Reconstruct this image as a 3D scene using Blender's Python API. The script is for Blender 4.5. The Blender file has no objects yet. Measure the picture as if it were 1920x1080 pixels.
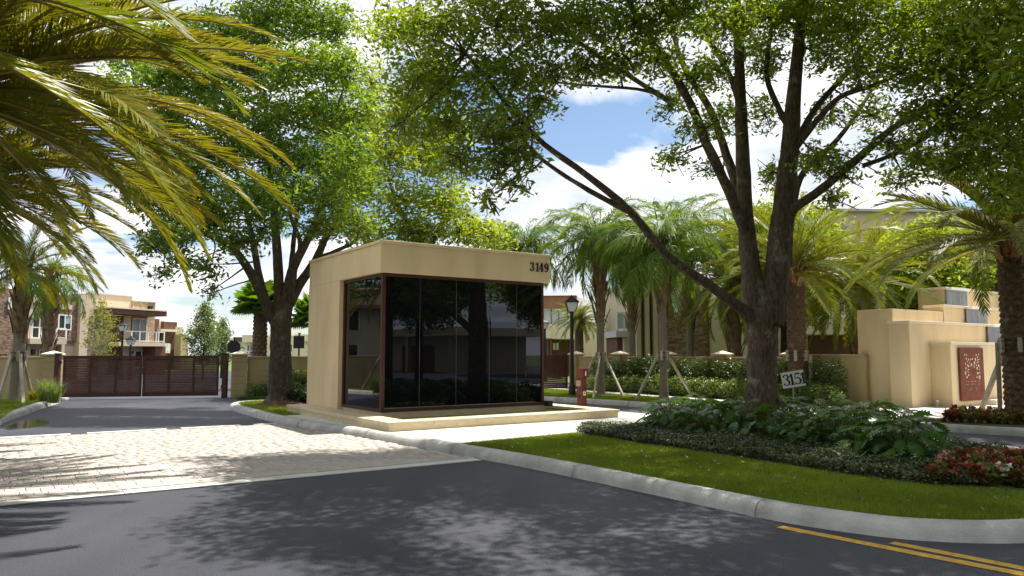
import bpy, bmesh, math, random
import numpy as np
from mathutils import Vector, Matrix, Euler

S = bpy.context.scene
COL = S.collection
R = math.radians
rnd = random.Random(7)
nrs = np.random.RandomState

# ------------------------------------------------------------------ camera
FPX = 1410.0
PITCH = math.atan(122 / 1410.0)
CAMH = 1.7
cam = bpy.data.cameras.new('camera')
cam.sensor_width = 36.0
cam.lens = 36.0 * FPX / 1920.0
cam.clip_end = 3000
camo = bpy.data.objects.new('camera', cam)
camo.location = (0, 0, CAMH)
camo.rotation_euler = (math.pi / 2 + PITCH, 0, 0)
COL.objects.link(camo)
S.camera = camo

# ------------------------------------------------------------------ sky, sun, exposure
SUN_EL = R(69)
SUN_AZ = R(50)            # clockwise from +Y (north) towards +X
world = bpy.data.worlds.new('World')
S.world = world
world.use_nodes = True
wn, wl = world.node_tree.nodes, world.node_tree.links
wn.clear()
wout = wn.new('ShaderNodeOutputWorld')
bg = wn.new('ShaderNodeBackground'); bg.inputs['Strength'].default_value = 0.085
sky = wn.new('ShaderNodeTexSky'); sky.sky_type = 'NISHITA'; sky.sun_disc = False
sky.sun_elevation = SUN_EL; sky.sun_rotation = SUN_AZ
sky.air_density = 1.0; sky.dust_density = 0.6; sky.ozone_density = 1.6
tc = wn.new('ShaderNodeTexCoord')
sep = wn.new('ShaderNodeSeparateXYZ'); wl.new(tc.outputs['Generated'], sep.inputs[0])
def wmath(op, a, b=None, c=None):
    m = wn.new('ShaderNodeMath'); m.operation = op
    for i, v in enumerate((a, b, c)):
        if v is None: continue
        if isinstance(v, (int, float)): m.inputs[i].default_value = v
        else: wl.new(v, m.inputs[i])
    return m.outputs[0]
zz = wmath('ADD', wmath('ABSOLUTE', sep.outputs['Z']), 0.16)
comb = wn.new('ShaderNodeCombineXYZ')
wl.new(wmath('DIVIDE', sep.outputs['X'], zz), comb.inputs[0])
wl.new(wmath('DIVIDE', sep.outputs['Y'], zz), comb.inputs[1])
comb.inputs[2].default_value = 3.7
cn = wn.new('ShaderNodeTexNoise'); cn.noise_dimensions = '3D'
cn.inputs['Scale'].default_value = 1.15; cn.inputs['Detail'].default_value = 9
cn.inputs['Roughness'].default_value = 0.52; cn.inputs['Distortion'].default_value = 0.25
wl.new(comb.outputs[0], cn.inputs['Vector'])
cr = wn.new('ShaderNodeValToRGB')
cr.color_ramp.elements[0].position = 0.405; cr.color_ramp.elements[0].color = (0, 0, 0, 1)
cr.color_ramp.elements[1].position = 0.47; cr.color_ramp.elements[1].color = (1, 1, 1, 1)
wl.new(cn.outputs['Fac'], cr.inputs[0])
cn2 = wn.new('ShaderNodeTexNoise'); cn2.inputs['Scale'].default_value = 2.6; cn2.inputs['Detail'].default_value = 7
wl.new(comb.outputs[0], cn2.inputs['Vector'])
cc = wn.new('ShaderNodeValToRGB')
cc.color_ramp.elements[0].position = 0.36; cc.color_ramp.elements[0].color = (5.4, 5.9, 6.8, 1)
cc.color_ramp.elements[1].position = 0.58; cc.color_ramp.elements[1].color = (8.6, 8.6, 8.8, 1)
wl.new(cn2.outputs['Fac'], cc.inputs[0])
mixc = wn.new('ShaderNodeMix'); mixc.data_type = 'RGBA'
wl.new(cr.outputs[0], mixc.inputs['Factor'])
wl.new(sky.outputs[0], mixc.inputs['A']); wl.new(cc.outputs[0], mixc.inputs['B'])
wl.new(mixc.outputs['Result'], bg.inputs['Color'])
wl.new(bg.outputs[0], wout.inputs['Surface'])

sl = bpy.data.lights.new('sun', 'SUN'); sl.energy = 5.0; sl.angle = R(0.53); sl.color = (1.0, 0.95, 0.86)
so = bpy.data.objects.new('sun', sl)
sd = Vector((math.sin(SUN_AZ) * math.cos(SUN_EL), math.cos(SUN_AZ) * math.cos(SUN_EL), math.sin(SUN_EL)))
so.rotation_euler = (-sd).to_track_quat('-Z', 'Y').to_euler()
so.location = sd * 60
COL.objects.link(so)
S.view_settings.view_transform = 'Standard'
S.view_settings.look = 'None'
S.view_settings.exposure = 0.88
S.view_settings.gamma = 1.0
S.cycles.use_denoising = True
S.cycles.max_bounces = 6
S.cycles.diffuse_bounces = 3
S.cycles.glossy_bounces = 3
S.cycles.transmission_bounces = 4
S.cycles.transparent_max_bounces = 4
S.cycles.caustics_reflective = False
S.cycles.caustics_refractive = False

# ------------------------------------------------------------------ geometry of the place
WD = Vector((0.5632, -0.8263)); VD = Vector((0.8263, 0.5632))   # along the drive (towards the street), across it
def XY(w, v): return (w * WD.x + v * VD.x, w * WD.y + v * VD.y)
def WV(x, y): return (x * WD.x + y * WD.y, x * VD.x + y * VD.y)
def ray(px, py):
    a = (px - 960) / FPX; b = (540 - py) / FPX
    return a, math.cos(PITCH) - b * math.sin(PITCH), math.sin(PITCH) + b * math.cos(PITCH)
def G(px, py, z=0.0):
    x, y, c = ray(px, py); t = (z - CAMH) / c
    return (x * t, y * t)
def A(px, py, Y):
    x, y, c = ray(px, py); t = Y / y
    return Vector((x * t, Y, CAMH + c * t))

# ------------------------------------------------------------------ helpers
def tag(o, label, cat, group=None, kind=None):
    if label: o['label'] = label
    if cat: o['category'] = cat
    if group: o['group'] = group
    if kind: o['kind'] = kind
    return o
def thing(name, label, cat, loc=(0, 0, 0), group=None, rotz=0):
    o = bpy.data.objects.new(name, None); o.empty_display_size = 0.2
    o.location = loc; o.rotation_euler = (0, 0, rotz); COL.objects.link(o)
    return tag(o, label, cat, group)
def link(name, me, parent=None, loc=None, rot=None, scale=None):
    o = bpy.data.objects.new(name, me); COL.objects.link(o)
    if parent is not None: o.parent = parent
    if loc is not None: o.location = loc
    if rot is not None: o.rotation_euler = rot
    if scale is not None: o.scale = scale
    return o
def world_part(o, parent):
    """parent o (whose mesh is in world coordinates) to an unrotated-or-rotated thing without moving it"""
    o.parent = parent
    o.matrix_parent_inverse = (Matrix.Translation(parent.location) @ parent.rotation_euler.to_matrix().to_4x4()).inverted()
    return o
def np_mesh(name, verts, quads=None, tris=None, mats=(), midx=None, smooth=False):
    verts = np.asarray(verts, dtype=np.float32).reshape(-1, 3)
    me = bpy.data.meshes.new(name)
    q = np.asarray(quads if quads is not None else [], dtype=np.int32).reshape(-1, 4)
    t = np.asarray(tris if tris is not None else [], dtype=np.int32).reshape(-1, 3)
    me.vertices.add(len(verts)); me.vertices.foreach_set('co', verts.ravel())
    nl = q.size + t.size
    me.loops.add(nl); me.loops.foreach_set('vertex_index', np.concatenate([q.ravel(), t.ravel()]))
    npoly = len(q) + len(t)
    me.polygons.add(npoly)
    starts = np.concatenate([np.arange(len(q)) * 4, q.size + np.arange(len(t)) * 3]).astype(np.int32)
    me.polygons.foreach_set('loop_start', starts)
    if midx is not None: me.polygons.foreach_set('material_index', np.asarray(midx, dtype=np.int32))
    if smooth: me.polygons.foreach_set('use_smooth', np.ones(npoly, dtype=bool))
    for m in mats: me.materials.append(m)
    me.update(calc_edges=True); me.validate()
    return me
class MB:
    """collects simple solids, builds ONE mesh"""
    def __init__(s): s.v = []; s.f = []
    def add(s, vs, fs):
        b = len(s.v); s.v += [tuple(p) for p in vs]; s.f += [tuple(i + b for i in f) for f in fs]
        return s
    def box(s, x0, x1, y0, y1, z0, z1):
        return s.add([(x0, y0, z0), (x1, y0, z0), (x1, y1, z0), (x0, y1, z0), (x0, y0, z1), (x1, y0, z1), (x1, y1, z1), (x0, y1, z1)],
              [(0, 3, 2, 1), (4, 5, 6, 7), (0, 1, 5, 4), (1, 2, 6, 5), (2, 3, 7, 6), (3, 0, 4, 7)])
    def prism(s, pts, z0, z1):
        n = len(pts)
        return s.add([(p[0], p[1], z0) for p in pts] + [(p[0], p[1], z1) for p in pts],
              [tuple(range(n - 1, -1, -1)), tuple(range(n, 2 * n))] + [(i, (i + 1) % n, n + (i + 1) % n, n + i) for i in range(n)])
    def wv(s, w0, w1, v0, v1, z0, z1):
        return s.prism([XY(w0, v0), XY(w1, v0), XY(w1, v1), XY(w0, v1)], z0, z1)
    def tube(s, pts, rads, n=8, cap=True):
        pts = [Vector(p) for p in pts]; k = len(pts); base = len(s.v)
        up = None
        for i, p in enumerate(pts):
            t = (pts[min(i + 1, k - 1)] - pts[max(i - 1, 0)]).normalized()
            if up is None:
                up = Vector((1, 0, 0)) if abs(t.x) < 0.8 else Vector((0, 1, 0))
            a = (up - t * up.dot(t)).normalized(); b = t.cross(a); up = a
            r = rads[i] if hasattr(rads, '__len__') else rads
            for j in range(n):
                an = 2 * math.pi * j / n
                s.v.append(tuple(p + a * (r * math.cos(an)) + b * (r * math.sin(an))))
        for i in range(k - 1):
            for j in range(n):
                s.f.append((base + i * n + j, base + i * n + (j + 1) % n, base + (i + 1) * n + (j + 1) % n, base + (i + 1) * n + j))
        if cap:
            s.f.append(tuple(base + j for j in range(n - 1, -1, -1)))
            s.f.append(tuple(base + (k - 1) * n + j for j in range(n)))
        return s
    def mesh(s, name, mats, smooth=False, bevel=0):
        me = bpy.data.meshes.new(name); me.from_pydata(s.v, [], s.f)
        for m in (mats if isinstance(mats, (list, tuple)) else [mats]): me.materials.append(m)
        if bevel:
            bm = bmesh.new(); bm.from_mesh(me)
            bmesh.ops.bevel(bm, geom=bm.edges[:], offset=bevel, segments=2, affect='EDGES', profile=0.6, clamp_overlap=True)
            bm.to_mesh(me); bm.free()
        if smooth: me.polygons.foreach_set('use_smooth', np.ones(len(me.polygons), dtype=bool))
        me.update(); return me
    def build(s, name, mat, parent=None, smooth=False, bevel=0, world=False):
        o = link(name, s.mesh(name, mat, smooth, bevel))
        if parent is not None:
            if world: world_part(o, parent)
            else: o.parent = parent
        return o

def sheet(name, pts, z, mat, kind='structure', parent=None):
    bm = bmesh.new()
    f = bm.faces.new([bm.verts.new((p[0], p[1], z)) for p in pts])
    bm.normal_update()
    if f.normal.z < 0: f.normal_flip()
    bmesh.ops.triangulate(bm, faces=bm.faces[:])
    me = bpy.data.meshes.new(name); bm.to_mesh(me); bm.free(); me.materials.append(mat)
    o = link(name, me)
    if kind: o['kind'] = kind
    if parent: world_part(o, parent)
    return o
def slab(name, pts, z0, z1, mat, kind='structure', parent=None):
    m = MB(); m.prism(pts, z0, z1)
    me = m.mesh(name, mat)
    bm = bmesh.new(); bm.from_mesh(me); bmesh.ops.recalc_face_normals(bm, faces=bm.faces[:])
    bmesh.ops.triangulate(bm, faces=bm.faces[:]); bm.to_mesh(me); bm.free()
    o = link(name, me)
    if kind: o['kind'] = kind
    if parent: world_part(o, parent)
    return o
def smooth_line(pts, step=0.25, closed=False):
    P = [Vector((p[0], p[1])) for p in pts]; n = len(P); out = []
    rng = range(n if closed else n - 1)
    for i in rng:
        p0 = P[(i - 1) % n] if (closed or i > 0) else P[0]
        p1 = P[i]; p2 = P[(i + 1) % n]
        p3 = P[(i + 2) % n] if (closed or i + 2 < n) else P[-1]
        k = max(1, int((p2 - p1).length / step))
        for j in range(k):
            t = j / k
            out.append(0.5 * ((2 * p1) + (p2 - p0) * t + (2 * p0 - 5 * p1 + 4 * p2 - p3) * t * t + (3 * p1 - p0 - 3 * p2 + p3) * t ** 3))
    if not closed: out.append(P[-1])
    return out
def offset_line(P, d, closed=False):
    n = len(P); out = []
    for i in range(n):
        a = P[(i - 1) % n] if (closed or i > 0) else P[i]
        b = P[(i + 1) % n] if (closed or i < n - 1) else P[i]
        t = (b - a).normalized(); out.append(P[i] + Vector((-t.y, t.x)) * d)
    return out
def inside(poly, x, y):
    px = np.array([p[0] for p in poly]); py = np.array([p[1] for p in poly])
    res = np.zeros(len(x), dtype=bool); j = len(px) - 1
    for i in range(len(px)):
        c = ((py[i] > y) != (py[j] > y)) & (x < (px[j] - px[i]) * (y - py[i]) / (py[j] - py[i] + 1e-12) + px[i])
        res ^= c; j = i
    return res
def scatter(poly, n, seed):
    r = nrs(seed); px = [p[0] for p in poly]; py = [p[1] for p in poly]
    out = np.zeros((0, 2))
    while len(out) < n:
        x = r.uniform(min(px), max(px), n); y = r.uniform(min(py), max(py), n)
        k = inside(poly, x, y); out = np.vstack([out, np.stack([x[k], y[k]], 1)])
        if len(out) == 0: break
    return out[:n]

# ------------------------------------------------------------------ materials
def nodes(name):
    m = bpy.data.materials.new(name); m.use_nodes = True
    nt = m.node_tree; return m, nt.nodes, nt.links, nt.nodes['Principled BSDF']
def mat(name, col, rough=0.7, var=0.12, scale=3.0, bump=0.0, bscale=40.0, spec=0.3, col2=None, metal=0.0, detail=6, coords='Object', stretch=None, bdist=0.02):
    m, n, l, p = nodes(name)
    p.inputs['Roughness'].default_value = rough; p.inputs['Specular IOR Level'].default_value = spec
    p.inputs['Metallic'].default_value = metal
    t = n.new('ShaderNodeTexCoord'); vec = t.outputs[coords]
    if stretch:
        mp = n.new('ShaderNodeMapping'); mp.inputs['Scale'].default_value = stretch; l.new(vec, mp.inputs['Vector']); vec = mp.outputs[0]
    nz = n.new('ShaderNodeTexNoise'); nz.inputs['Scale'].default_value = scale; nz.inputs['Detail'].default_value = detail
    l.new(vec, nz.inputs['Vector'])
    cr = n.new('ShaderNodeValToRGB')
    a = col2 if col2 else [c * (1 - var) for c in col]; b = [min(1, c * (1 + var)) for c in col] if not col2 else col
    cr.color_ramp.elements[0].position = 0.33; cr.color_ramp.elements[0].color = (*a, 1)
    cr.color_ramp.elements[1].position = 0.67; cr.color_ramp.elements[1].color = (*b, 1)
    l.new(nz.outputs['Fac'], cr.inputs[0]); l.new(cr.outputs[0], p.inputs['Base Color'])
    if bump:
        nb = n.new('ShaderNodeTexNoise'); nb.inputs['Scale'].default_value = bscale; nb.inputs['Detail'].default_value = 5
        l.new(vec, nb.inputs['Vector'])
        bp = n.new('ShaderNodeBump'); bp.inputs['Strength'].default_value = bump; bp.inputs['Distance'].default_value = bdist
        l.new(nb.outputs['Fac'], bp.inputs['Height']); l.new(bp.outputs[0], p.inputs['Normal'])
    return m
def leaf_mat(name, cols, trans=0.35, tcol=None, rough=0.42, spec=0.35, patch=0.0):
    """foliage: each leaf (mesh island) its own tint, part of the light passing through"""
    m, n, l, p = nodes(name)
    g = n.new('ShaderNodeNewGeometry')
    cr = n.new('ShaderNodeValToRGB'); el = cr.color_ramp.elements
    for i, c in enumerate(cols):
        e = el[i] if i < 2 else el.new(i / (len(cols) - 1))
        e.position = i / (len(cols) - 1); e.color = (*c, 1)
    l.new(g.outputs['Random Per Island'], cr.inputs[0])
    out = cr.outputs[0]
    if patch:
        t = n.new('ShaderNodeTexCoord'); nz = n.new('ShaderNodeTexNoise'); nz.inputs['Scale'].default_value = 0.7; nz.inputs['Detail'].default_value = 3
        l.new(t.outputs['Object'], nz.inputs['Vector'])
        hs = n.new('ShaderNodeHueSaturation'); mr = n.new('ShaderNodeMapRange')
        mr.inputs['From Min'].default_value = 0.3; mr.inputs['From Max'].default_value = 0.7
        mr.inputs['To Min'].default_value = 1 - patch; mr.inputs['To Max'].default_value = 1 + patch
        l.new(nz.outputs['Fac'], mr.inputs[0]); l.new(mr.outputs[0], hs.inputs['Value']); l.new(out, hs.inputs['Color']); out = hs.outputs[0]
    l.new(out, p.inputs['Base Color']); p.inputs['Roughness'].default_value = rough; p.inputs['Specular IOR Level'].default_value = spec
    tr = n.new('ShaderNodeBsdfTranslucent')
    mx = n.new('ShaderNodeMix'); mx.data_type = 'RGBA'; mx.blend_type = 'MULTIPLY'; mx.inputs['Factor'].default_value = 1.0
    l.new(out, mx.inputs['A']); mx.inputs['B'].default_value = (*(tcol or (2.3, 2.0, 0.55)), 1)
    l.new(mx.outputs['Result'], tr.inputs['Color'])
    ms = n.new('ShaderNodeMixShader'); ms.inputs[0].default_value = trans
    l.new(p.outputs[0], ms.inputs[1]); l.new(tr.outputs[0], ms.inputs[2])
    l.new(ms.outputs[0], n['Material Output'].inputs['Surface'])
    return m

def asphalt():
    m, n, l, p = nodes('asphalt')
    t = n.new('ShaderNodeTexCoord')
    n1 = n.new('ShaderNodeTexNoise'); n1.inputs['Scale'].default_value = 0.35; n1.inputs['Detail'].default_value = 6; l.new(t.outputs['Object'], n1.inputs['Vector'])
    n2 = n.new('ShaderNodeTexNoise'); n2.inputs['Scale'].default_value = 70; n2.inputs['Detail'].default_value = 3; l.new(t.outputs['Object'], n2.inputs['Vector'])
    v = n.new('ShaderNodeTexVoronoi'); v.inputs['Scale'].default_value = 95; l.new(t.outputs['Object'], v.inputs['Vector'])
    c1 = n.new('ShaderNodeValToRGB'); c1.color_ramp.elements[0].position = .3; c1.color_ramp.elements[0].color = (.033, .036, .049, 1)
    c1.color_ramp.elements[1].position = .7; c1.color_ramp.elements[1].color = (.056, .058, .073, 1); l.new(n1.outputs['Fac'], c1.inputs[0])
    c2 = n.new('ShaderNodeValToRGB'); c2.color_ramp.elements[0].position = .3; c2.color_ramp.elements[0].color = (.55, .55, .57, 1)
    c2.color_ramp.elements[1].position = .75; c2.color_ramp.elements[1].color = (1.5, 1.48, 1.45, 1); l.new(n2.outputs['Fac'], c2.inputs[0])
    # faint wheel polish along the lanes
    mp = n.new('ShaderNodeMapping'); mp.inputs['Rotation'].default_value = (0, 0, math.atan2(VD.y, VD.x)); mp.inputs['Scale'].default_value = (1.0, .05, 1); l.new(t.outputs['Object'], mp.inputs['Vector'])
    n3 = n.new('ShaderNodeTexNoise'); n3.inputs['Scale'].default_value = 1.1; n3.inputs['Detail'].default_value = 5; l.new(mp.outputs[0], n3.inputs['Vector'])
    c3 = n.new('ShaderNodeValToRGB'); c3.color_ramp.elements[0].position = .35; c3.color_ramp.elements[0].color = (.82, .82, .84, 1); c3.color_ramp.elements[1].position = .65; c3.color_ramp.elements[1].color = (1.12, 1.11, 1.1, 1); l.new(n3.outputs['Fac'], c3.inputs[0])
    m3 = n.new('ShaderNodeMix'); m3.data_type = 'RGBA'; m3.blend_type = 'MULTIPLY'; m3.inputs['Factor'].default_value = 1; l.new(c1.outputs[0], m3.inputs['A']); l.new(c3.outputs[0], m3.inputs['B'])
    mx = n.new('ShaderNodeMix'); mx.data_type = 'RGBA'; mx.blend_type = 'MULTIPLY'; mx.inputs['Factor'].default_value = 1
    l.new(m3.outputs['Result'], mx.inputs['A']); l.new(c2.outputs[0], mx.inputs['B']); l.new(mx.outputs['Result'], p.inputs['Base Color'])
    p.inputs['Roughness'].default_value = .62; p.inputs['Specular IOR Level'].default_value = .35
    b = n.new('ShaderNodeBump'); b.inputs['Strength'].default_value = .5; b.inputs['Distance'].default_value = .008
    l.new(v.outputs['Distance'], b.inputs['Height']); l.new(b.outputs[0], p.inputs['Normal'])
    return m
def stone_clad(name, a, b, c, sx=4.2, sz=13.0):
    """stacked ledge stone, too far away to pick the pieces apart"""
    m, n, l, p = nodes(name)
    t = n.new('ShaderNodeTexCoord'); mp = n.new('ShaderNodeMapping'); l.new(t.outputs['Object'], mp.inputs['Vector'])
    mp.inputs['Scale'].default_value = (sx * 1.3, sx * 1.3, sz)
    v = n.new('ShaderNodeTexVoronoi'); v.distance = 'CHEBYCHEV'; v.inputs['Scale'].default_value = 1.0; l.new(mp.outputs[0], v.inputs['Vector'])
    s = n.new('ShaderNodeSeparateColor'); l.new(v.outputs['Color'], s.inputs[0])
    cr = n.new('ShaderNodeValToRGB'); cr.color_ramp.elements[0].color = (*a, 1); cr.color_ramp.elements[1].color = (*c, 1)
    e = cr.color_ramp.elements.new(.5); e.color = (*b, 1)
    l.new(s.outputs[0], cr.inputs[0]); l.new(cr.outputs[0], p.inputs['Base Color']); p.inputs['Roughness'].default_value = .9
    bp = n.new('ShaderNodeBump'); bp.inputs['Strength'].default_value = .9; bp.inputs['Distance'].default_value = .05
    l.new(s.outputs[1], bp.inputs['Height']); l.new(bp.outputs[0], p.inputs['Normal'])
    return m
def bark(name, a, b, c, ridge=5.0, zs=0.28):
    m, n, l, p = nodes(name)
    t = n.new('ShaderNodeTexCoord'); mp = n.new('ShaderNodeMapping'); l.new(t.outputs['Object'], mp.inputs['Vector']); mp.inputs['Scale'].default_value = (ridge, ridge, ridge * zs)
    n1 = n.new('ShaderNodeTexNoise'); n1.inputs['Scale'].default_value = 4; n1.inputs['Detail'].default_value = 8; n1.inputs['Roughness'].default_value = .65; l.new(mp.outputs[0], n1.inputs['Vector'])
    cr = n.new('ShaderNodeValToRGB'); cr.color_ramp.elements[0].position = .32; cr.color_ramp.elements[0].color = (*a, 1); cr.color_ramp.elements[1].position = .62; cr.color_ramp.elements[1].color = (*b, 1)
    l.new(n1.outputs['Fac'], cr.inputs[0])
    n2 = n.new('ShaderNodeTexNoise'); n2.inputs['Scale'].default_value = 3.2; n2.inputs['Detail'].default_value = 9; n2.inputs['Roughness'].default_value = .7; l.new(t.outputs['Object'], n2.inputs['Vector'])
    c2 = n.new('ShaderNodeValToRGB'); c2.color_ramp.elements[0].position = .56; c2.color_ramp.elements[0].color = (0, 0, 0, 1); c2.color_ramp.elements[1].position = .66; c2.color_ramp.elements[1].color = (.75, .75, .75, 1)
    l.new(n2.outputs['Fac'], c2.inputs[0])
    mx = n.new('ShaderNodeMix'); mx.data_type = 'RGBA'; l.new(c2.outputs[0], mx.inputs['Factor']); l.new(cr.outputs[0], mx.inputs['A']); mx.inputs['B'].default_value = (*c, 1)
    l.new(mx.outputs['Result'], p.inputs['Base Color']); p.inputs['Roughness'].default_value = .92; p.inputs['Specular IOR Level'].default_value = .15
    bp = n.new('ShaderNodeBump'); bp.inputs['Strength'].default_value = 1; bp.inputs['Distance'].default_value = .035
    l.new(n1.outputs['Fac'], bp.inputs['Height']); l.new(bp.outputs[0], p.inputs['Normal'])
    return m
def stucco(name, col, stain=0.16):
    """painted render: large faint weathering, fine grain"""
    m, n, l, p = nodes(name)
    t = n.new('ShaderNodeTexCoord')
    mp = n.new('ShaderNodeMapping'); mp.inputs['Scale'].default_value = (1.2, 1.2, .35); l.new(t.outputs['Object'], mp.inputs['Vector'])
    n1 = n.new('ShaderNodeTexNoise'); n1.inputs['Scale'].default_value = 1.6; n1.inputs['Detail'].default_value = 7; l.new(mp.outputs[0], n1.inputs['Vector'])
    cr = n.new('ShaderNodeValToRGB'); cr.color_ramp.elements[0].position = .3; cr.color_ramp.elements[0].color = (*[c * (1 - stain) for c in col], 1)
    cr.color_ramp.elements[1].position = .62; cr.color_ramp.elements[1].color = (*col, 1)
    l.new(n1.outputs['Fac'], cr.inputs[0]); l.new(cr.outputs[0], p.inputs['Base Color'])
    p.inputs['Roughness'].default_value = .85; p.inputs['Specular IOR Level'].default_value = .2
    nb = n.new('ShaderNodeTexNoise'); nb.inputs['Scale'].default_value = 60; nb.inputs['Detail'].default_value = 5; l.new(t.outputs['Object'], nb.inputs['Vector'])
    bp = n.new('ShaderNodeBump'); bp.inputs['Strength'].default_value = .35; bp.inputs['Distance'].default_value = .01
    l.new(nb.outputs['Fac'], bp.inputs['Height']); l.new(bp.outputs[0], p.inputs['Normal'])
    return m

M = {}
M['asphalt'] = asphalt()
M['ground'] = mat('ground_green', (.10, .14, .04), .95, .3, .4)
M['soil'] = mat('soil', (.075, .062, .035), .95, .3, 4, .8, 25)
M['turf'] = mat('turf_base', (.060, .095, .022), .95, .35, 3.0, .8, 60)
M['mulch'] = mat('mulch', (.11, .055, .03), .95, .45, 30, 1, 60)
M['concrete'] = mat('concrete', (.60, .585, .545), .85, .10, 1.2, .35, 80)
M['kerb'] = mat('kerb_concrete', (.52, .51, .48), .88, .16, 3.5, .5, 55, col2=(.36, .35, .33), detail=10)
M['paver'] = [mat('paver_%d' % i, c, .85, .12, 9, .12, 60, bdist=.006) for i, c in enumerate([(.46, .41, .365), (.435, .385, .34), (.475, .43, .385), (.425, .375, .33), (.45, .405, .36), (.48, .435, .39)])]
M['sand'] = mat('joint_sand', (.40, .36, .32), .95, .15, 12)
M['paint_yellow'] = mat('yellow_paint', (.70, .42, .055), .7, .2, 14, .3, 90, col2=(.50, .29, .05))
def worn(m):
    n, l = m.node_tree.nodes, m.node_tree.links; p = n['Principled BSDF']; src = p.inputs['Base Color'].links[0].from_socket
    t = n.new('ShaderNodeTexCoord'); nz = n.new('ShaderNodeTexNoise'); nz.inputs['Scale'].default_value = 9; nz.inputs['Detail'].default_value = 10; nz.inputs['Roughness'].default_value = .75; l.new(t.outputs['Object'], nz.inputs['Vector'])
    c = n.new('ShaderNodeValToRGB'); c.color_ramp.elements[0].position = .55; c.color_ramp.elements[0].color = (0, 0, 0, 1); c.color_ramp.elements[1].position = .66; c.color_ramp.elements[1].color = (.8, .8, .8, 1); l.new(nz.outputs['Fac'], c.inputs[0])
    mx = n.new('ShaderNodeMix'); mx.data_type = 'RGBA'; l.new(c.outputs[0], mx.inputs['Factor']); l.new(src, mx.inputs['A']); mx.inputs['B'].default_value = (.07, .06, .05, 1); l.new(mx.outputs['Result'], p.inputs['Base Color'])
worn(M['paint_yellow'])
def scuffed(m):
    """tyre scuffs and spalls on the kerb"""
    n, l = m.node_tree.nodes, m.node_tree.links; p = n['Principled BSDF']; src = p.inputs['Base Color'].links[0].from_socket
    t = n.new('ShaderNodeTexCoord'); mp = n.new('ShaderNodeMapping'); mp.inputs['Scale'].default_value = (1, 1, 5); l.new(t.outputs['Object'], mp.inputs['Vector'])
    nz = n.new('ShaderNodeTexNoise'); nz.inputs['Scale'].default_value = 3.3; nz.inputs['Detail'].default_value = 12; nz.inputs['Roughness'].default_value = .72; l.new(mp.outputs[0], nz.inputs['Vector'])
    c = n.new('ShaderNodeValToRGB'); c.color_ramp.elements[0].position = .62; c.color_ramp.elements[0].color = (0, 0, 0, 1); c.color_ramp.elements[1].position = .70; c.color_ramp.elements[1].color = (.75, .75, .75, 1); l.new(nz.outputs['Fac'], c.inputs[0])
    mx = n.new('ShaderNodeMix'); mx.data_type = 'RGBA'; l.new(c.outputs[0], mx.inputs['Factor']); l.new(src, mx.inputs['A']); mx.inputs['B'].default_value = (.13, .125, .12, 1); l.new(mx.outputs['Result'], p.inputs['Base Color'])
scuffed(M['kerb'])
M['stucco'] = stucco('tan_stucco', (.71, .56, .355))
M['stucco2'] = stucco('tan_stucco_wall', (.45, .345, .19), .2)
M['stucco_house'] = stucco('cream_stucco', (.60, .50, .36), .1)
M['stucco_pale'] = stucco('pale_stucco', (.70, .60, .45), .08)
M['stucco_brown'] = stucco('brown_stucco', (.16, .085, .055), .2)
M['stucco_grey'] = stucco('grey_stucco', (.55, .53, .52), .1)
M['stone_brown'] = stone_clad('stone_brown', (.13, .075, .05), (.24, .15, .10), (.36, .25, .17))
M['stone_tan'] = stone_clad('stone_tan', (.28, .19, .11), (.42, .30, .18), (.55, .43, .28))
M['travertine'] = mat('travertine', (.66, .565, .39), .7, .1, 5, .35, 40, stretch=(1, 1, 4), col2=(.57, .46, .285))
M['bronze'] = mat('dark_red_metal', (.055, .018, .014), .5, .2, 12, spec=.4)
M['gate'] = mat('maroon_gate_paint', (.062, .023, .016), .55, .2, 8, spec=.35)
M['gate_slat_lit'] = mat('maroon_slat_lit', (.115, .050, .036), .5, .2, 8, spec=.4)  # gate paint made lighter; the light slats catch is put into the colour
M['rust'] = mat('rusted_steel', (.20, .062, .034), .85, .3, 6, .5, 60, col2=(.125, .038, .022), detail=9)
M['black'] = mat('black_paint', (.012, .012, .013), .45, .2, 10, spec=.4)
M['white'] = mat('white_paint', (.80, .80, .78), .5, .05, 4)
M['lampglass'] = mat('frosted_lamp_glass', (.72, .74, .74), .2, .04, 3, spec=.5)
M['glasspale'] = mat('pale_glass', (.42, .50, .54), .06, .2, .8, spec=.8)
M['winglass'] = mat('window_glass', (.045, .055, .060), .04, .5, .9, spec=.8)
M['curtain'] = mat('window_shade', (.33, .42, .38), .3, .12, 2, spec=.6)
M['timber'] = mat('weathered_timber', (.40, .34, .27), .9, .25, 6, .5, 50, stretch=(1, 1, .2))
M['letter'] = mat('dark_lettering', (.018, .010, .014), .5)
M['steel'] = mat('grey_sheet', (.17, .185, .21), .35, .35, 3, spec=.5, stretch=(4, 4, .6))
def tinted_glass():
    m, n, l, p = nodes('tinted_glass')
    p.inputs['Base Color'].default_value = (.004, .0045, .006, 1); p.inputs['Roughness'].default_value = .012
    p.inputs['IOR'].default_value = 1.52; p.inputs['Specular IOR Level'].default_value = .62
    p.inputs['Specular Tint'].default_value = (.88, .94, 1.0, 1)
    t = n.new('ShaderNodeTexCoord'); nz = n.new('ShaderNodeTexNoise'); nz.inputs['Scale'].default_value = .55; l.new(t.outputs['Object'], nz.inputs['Vector'])
    b = n.new('ShaderNodeBump'); b.inputs['Strength'].default_value = .05; b.inputs['Distance'].default_value = .02; l.new(nz.outputs['Fac'], b.inputs['Height']); l.new(b.outputs[0], p.inputs['Normal'])
    return m
M['tint'] = tinted_glass()
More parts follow.
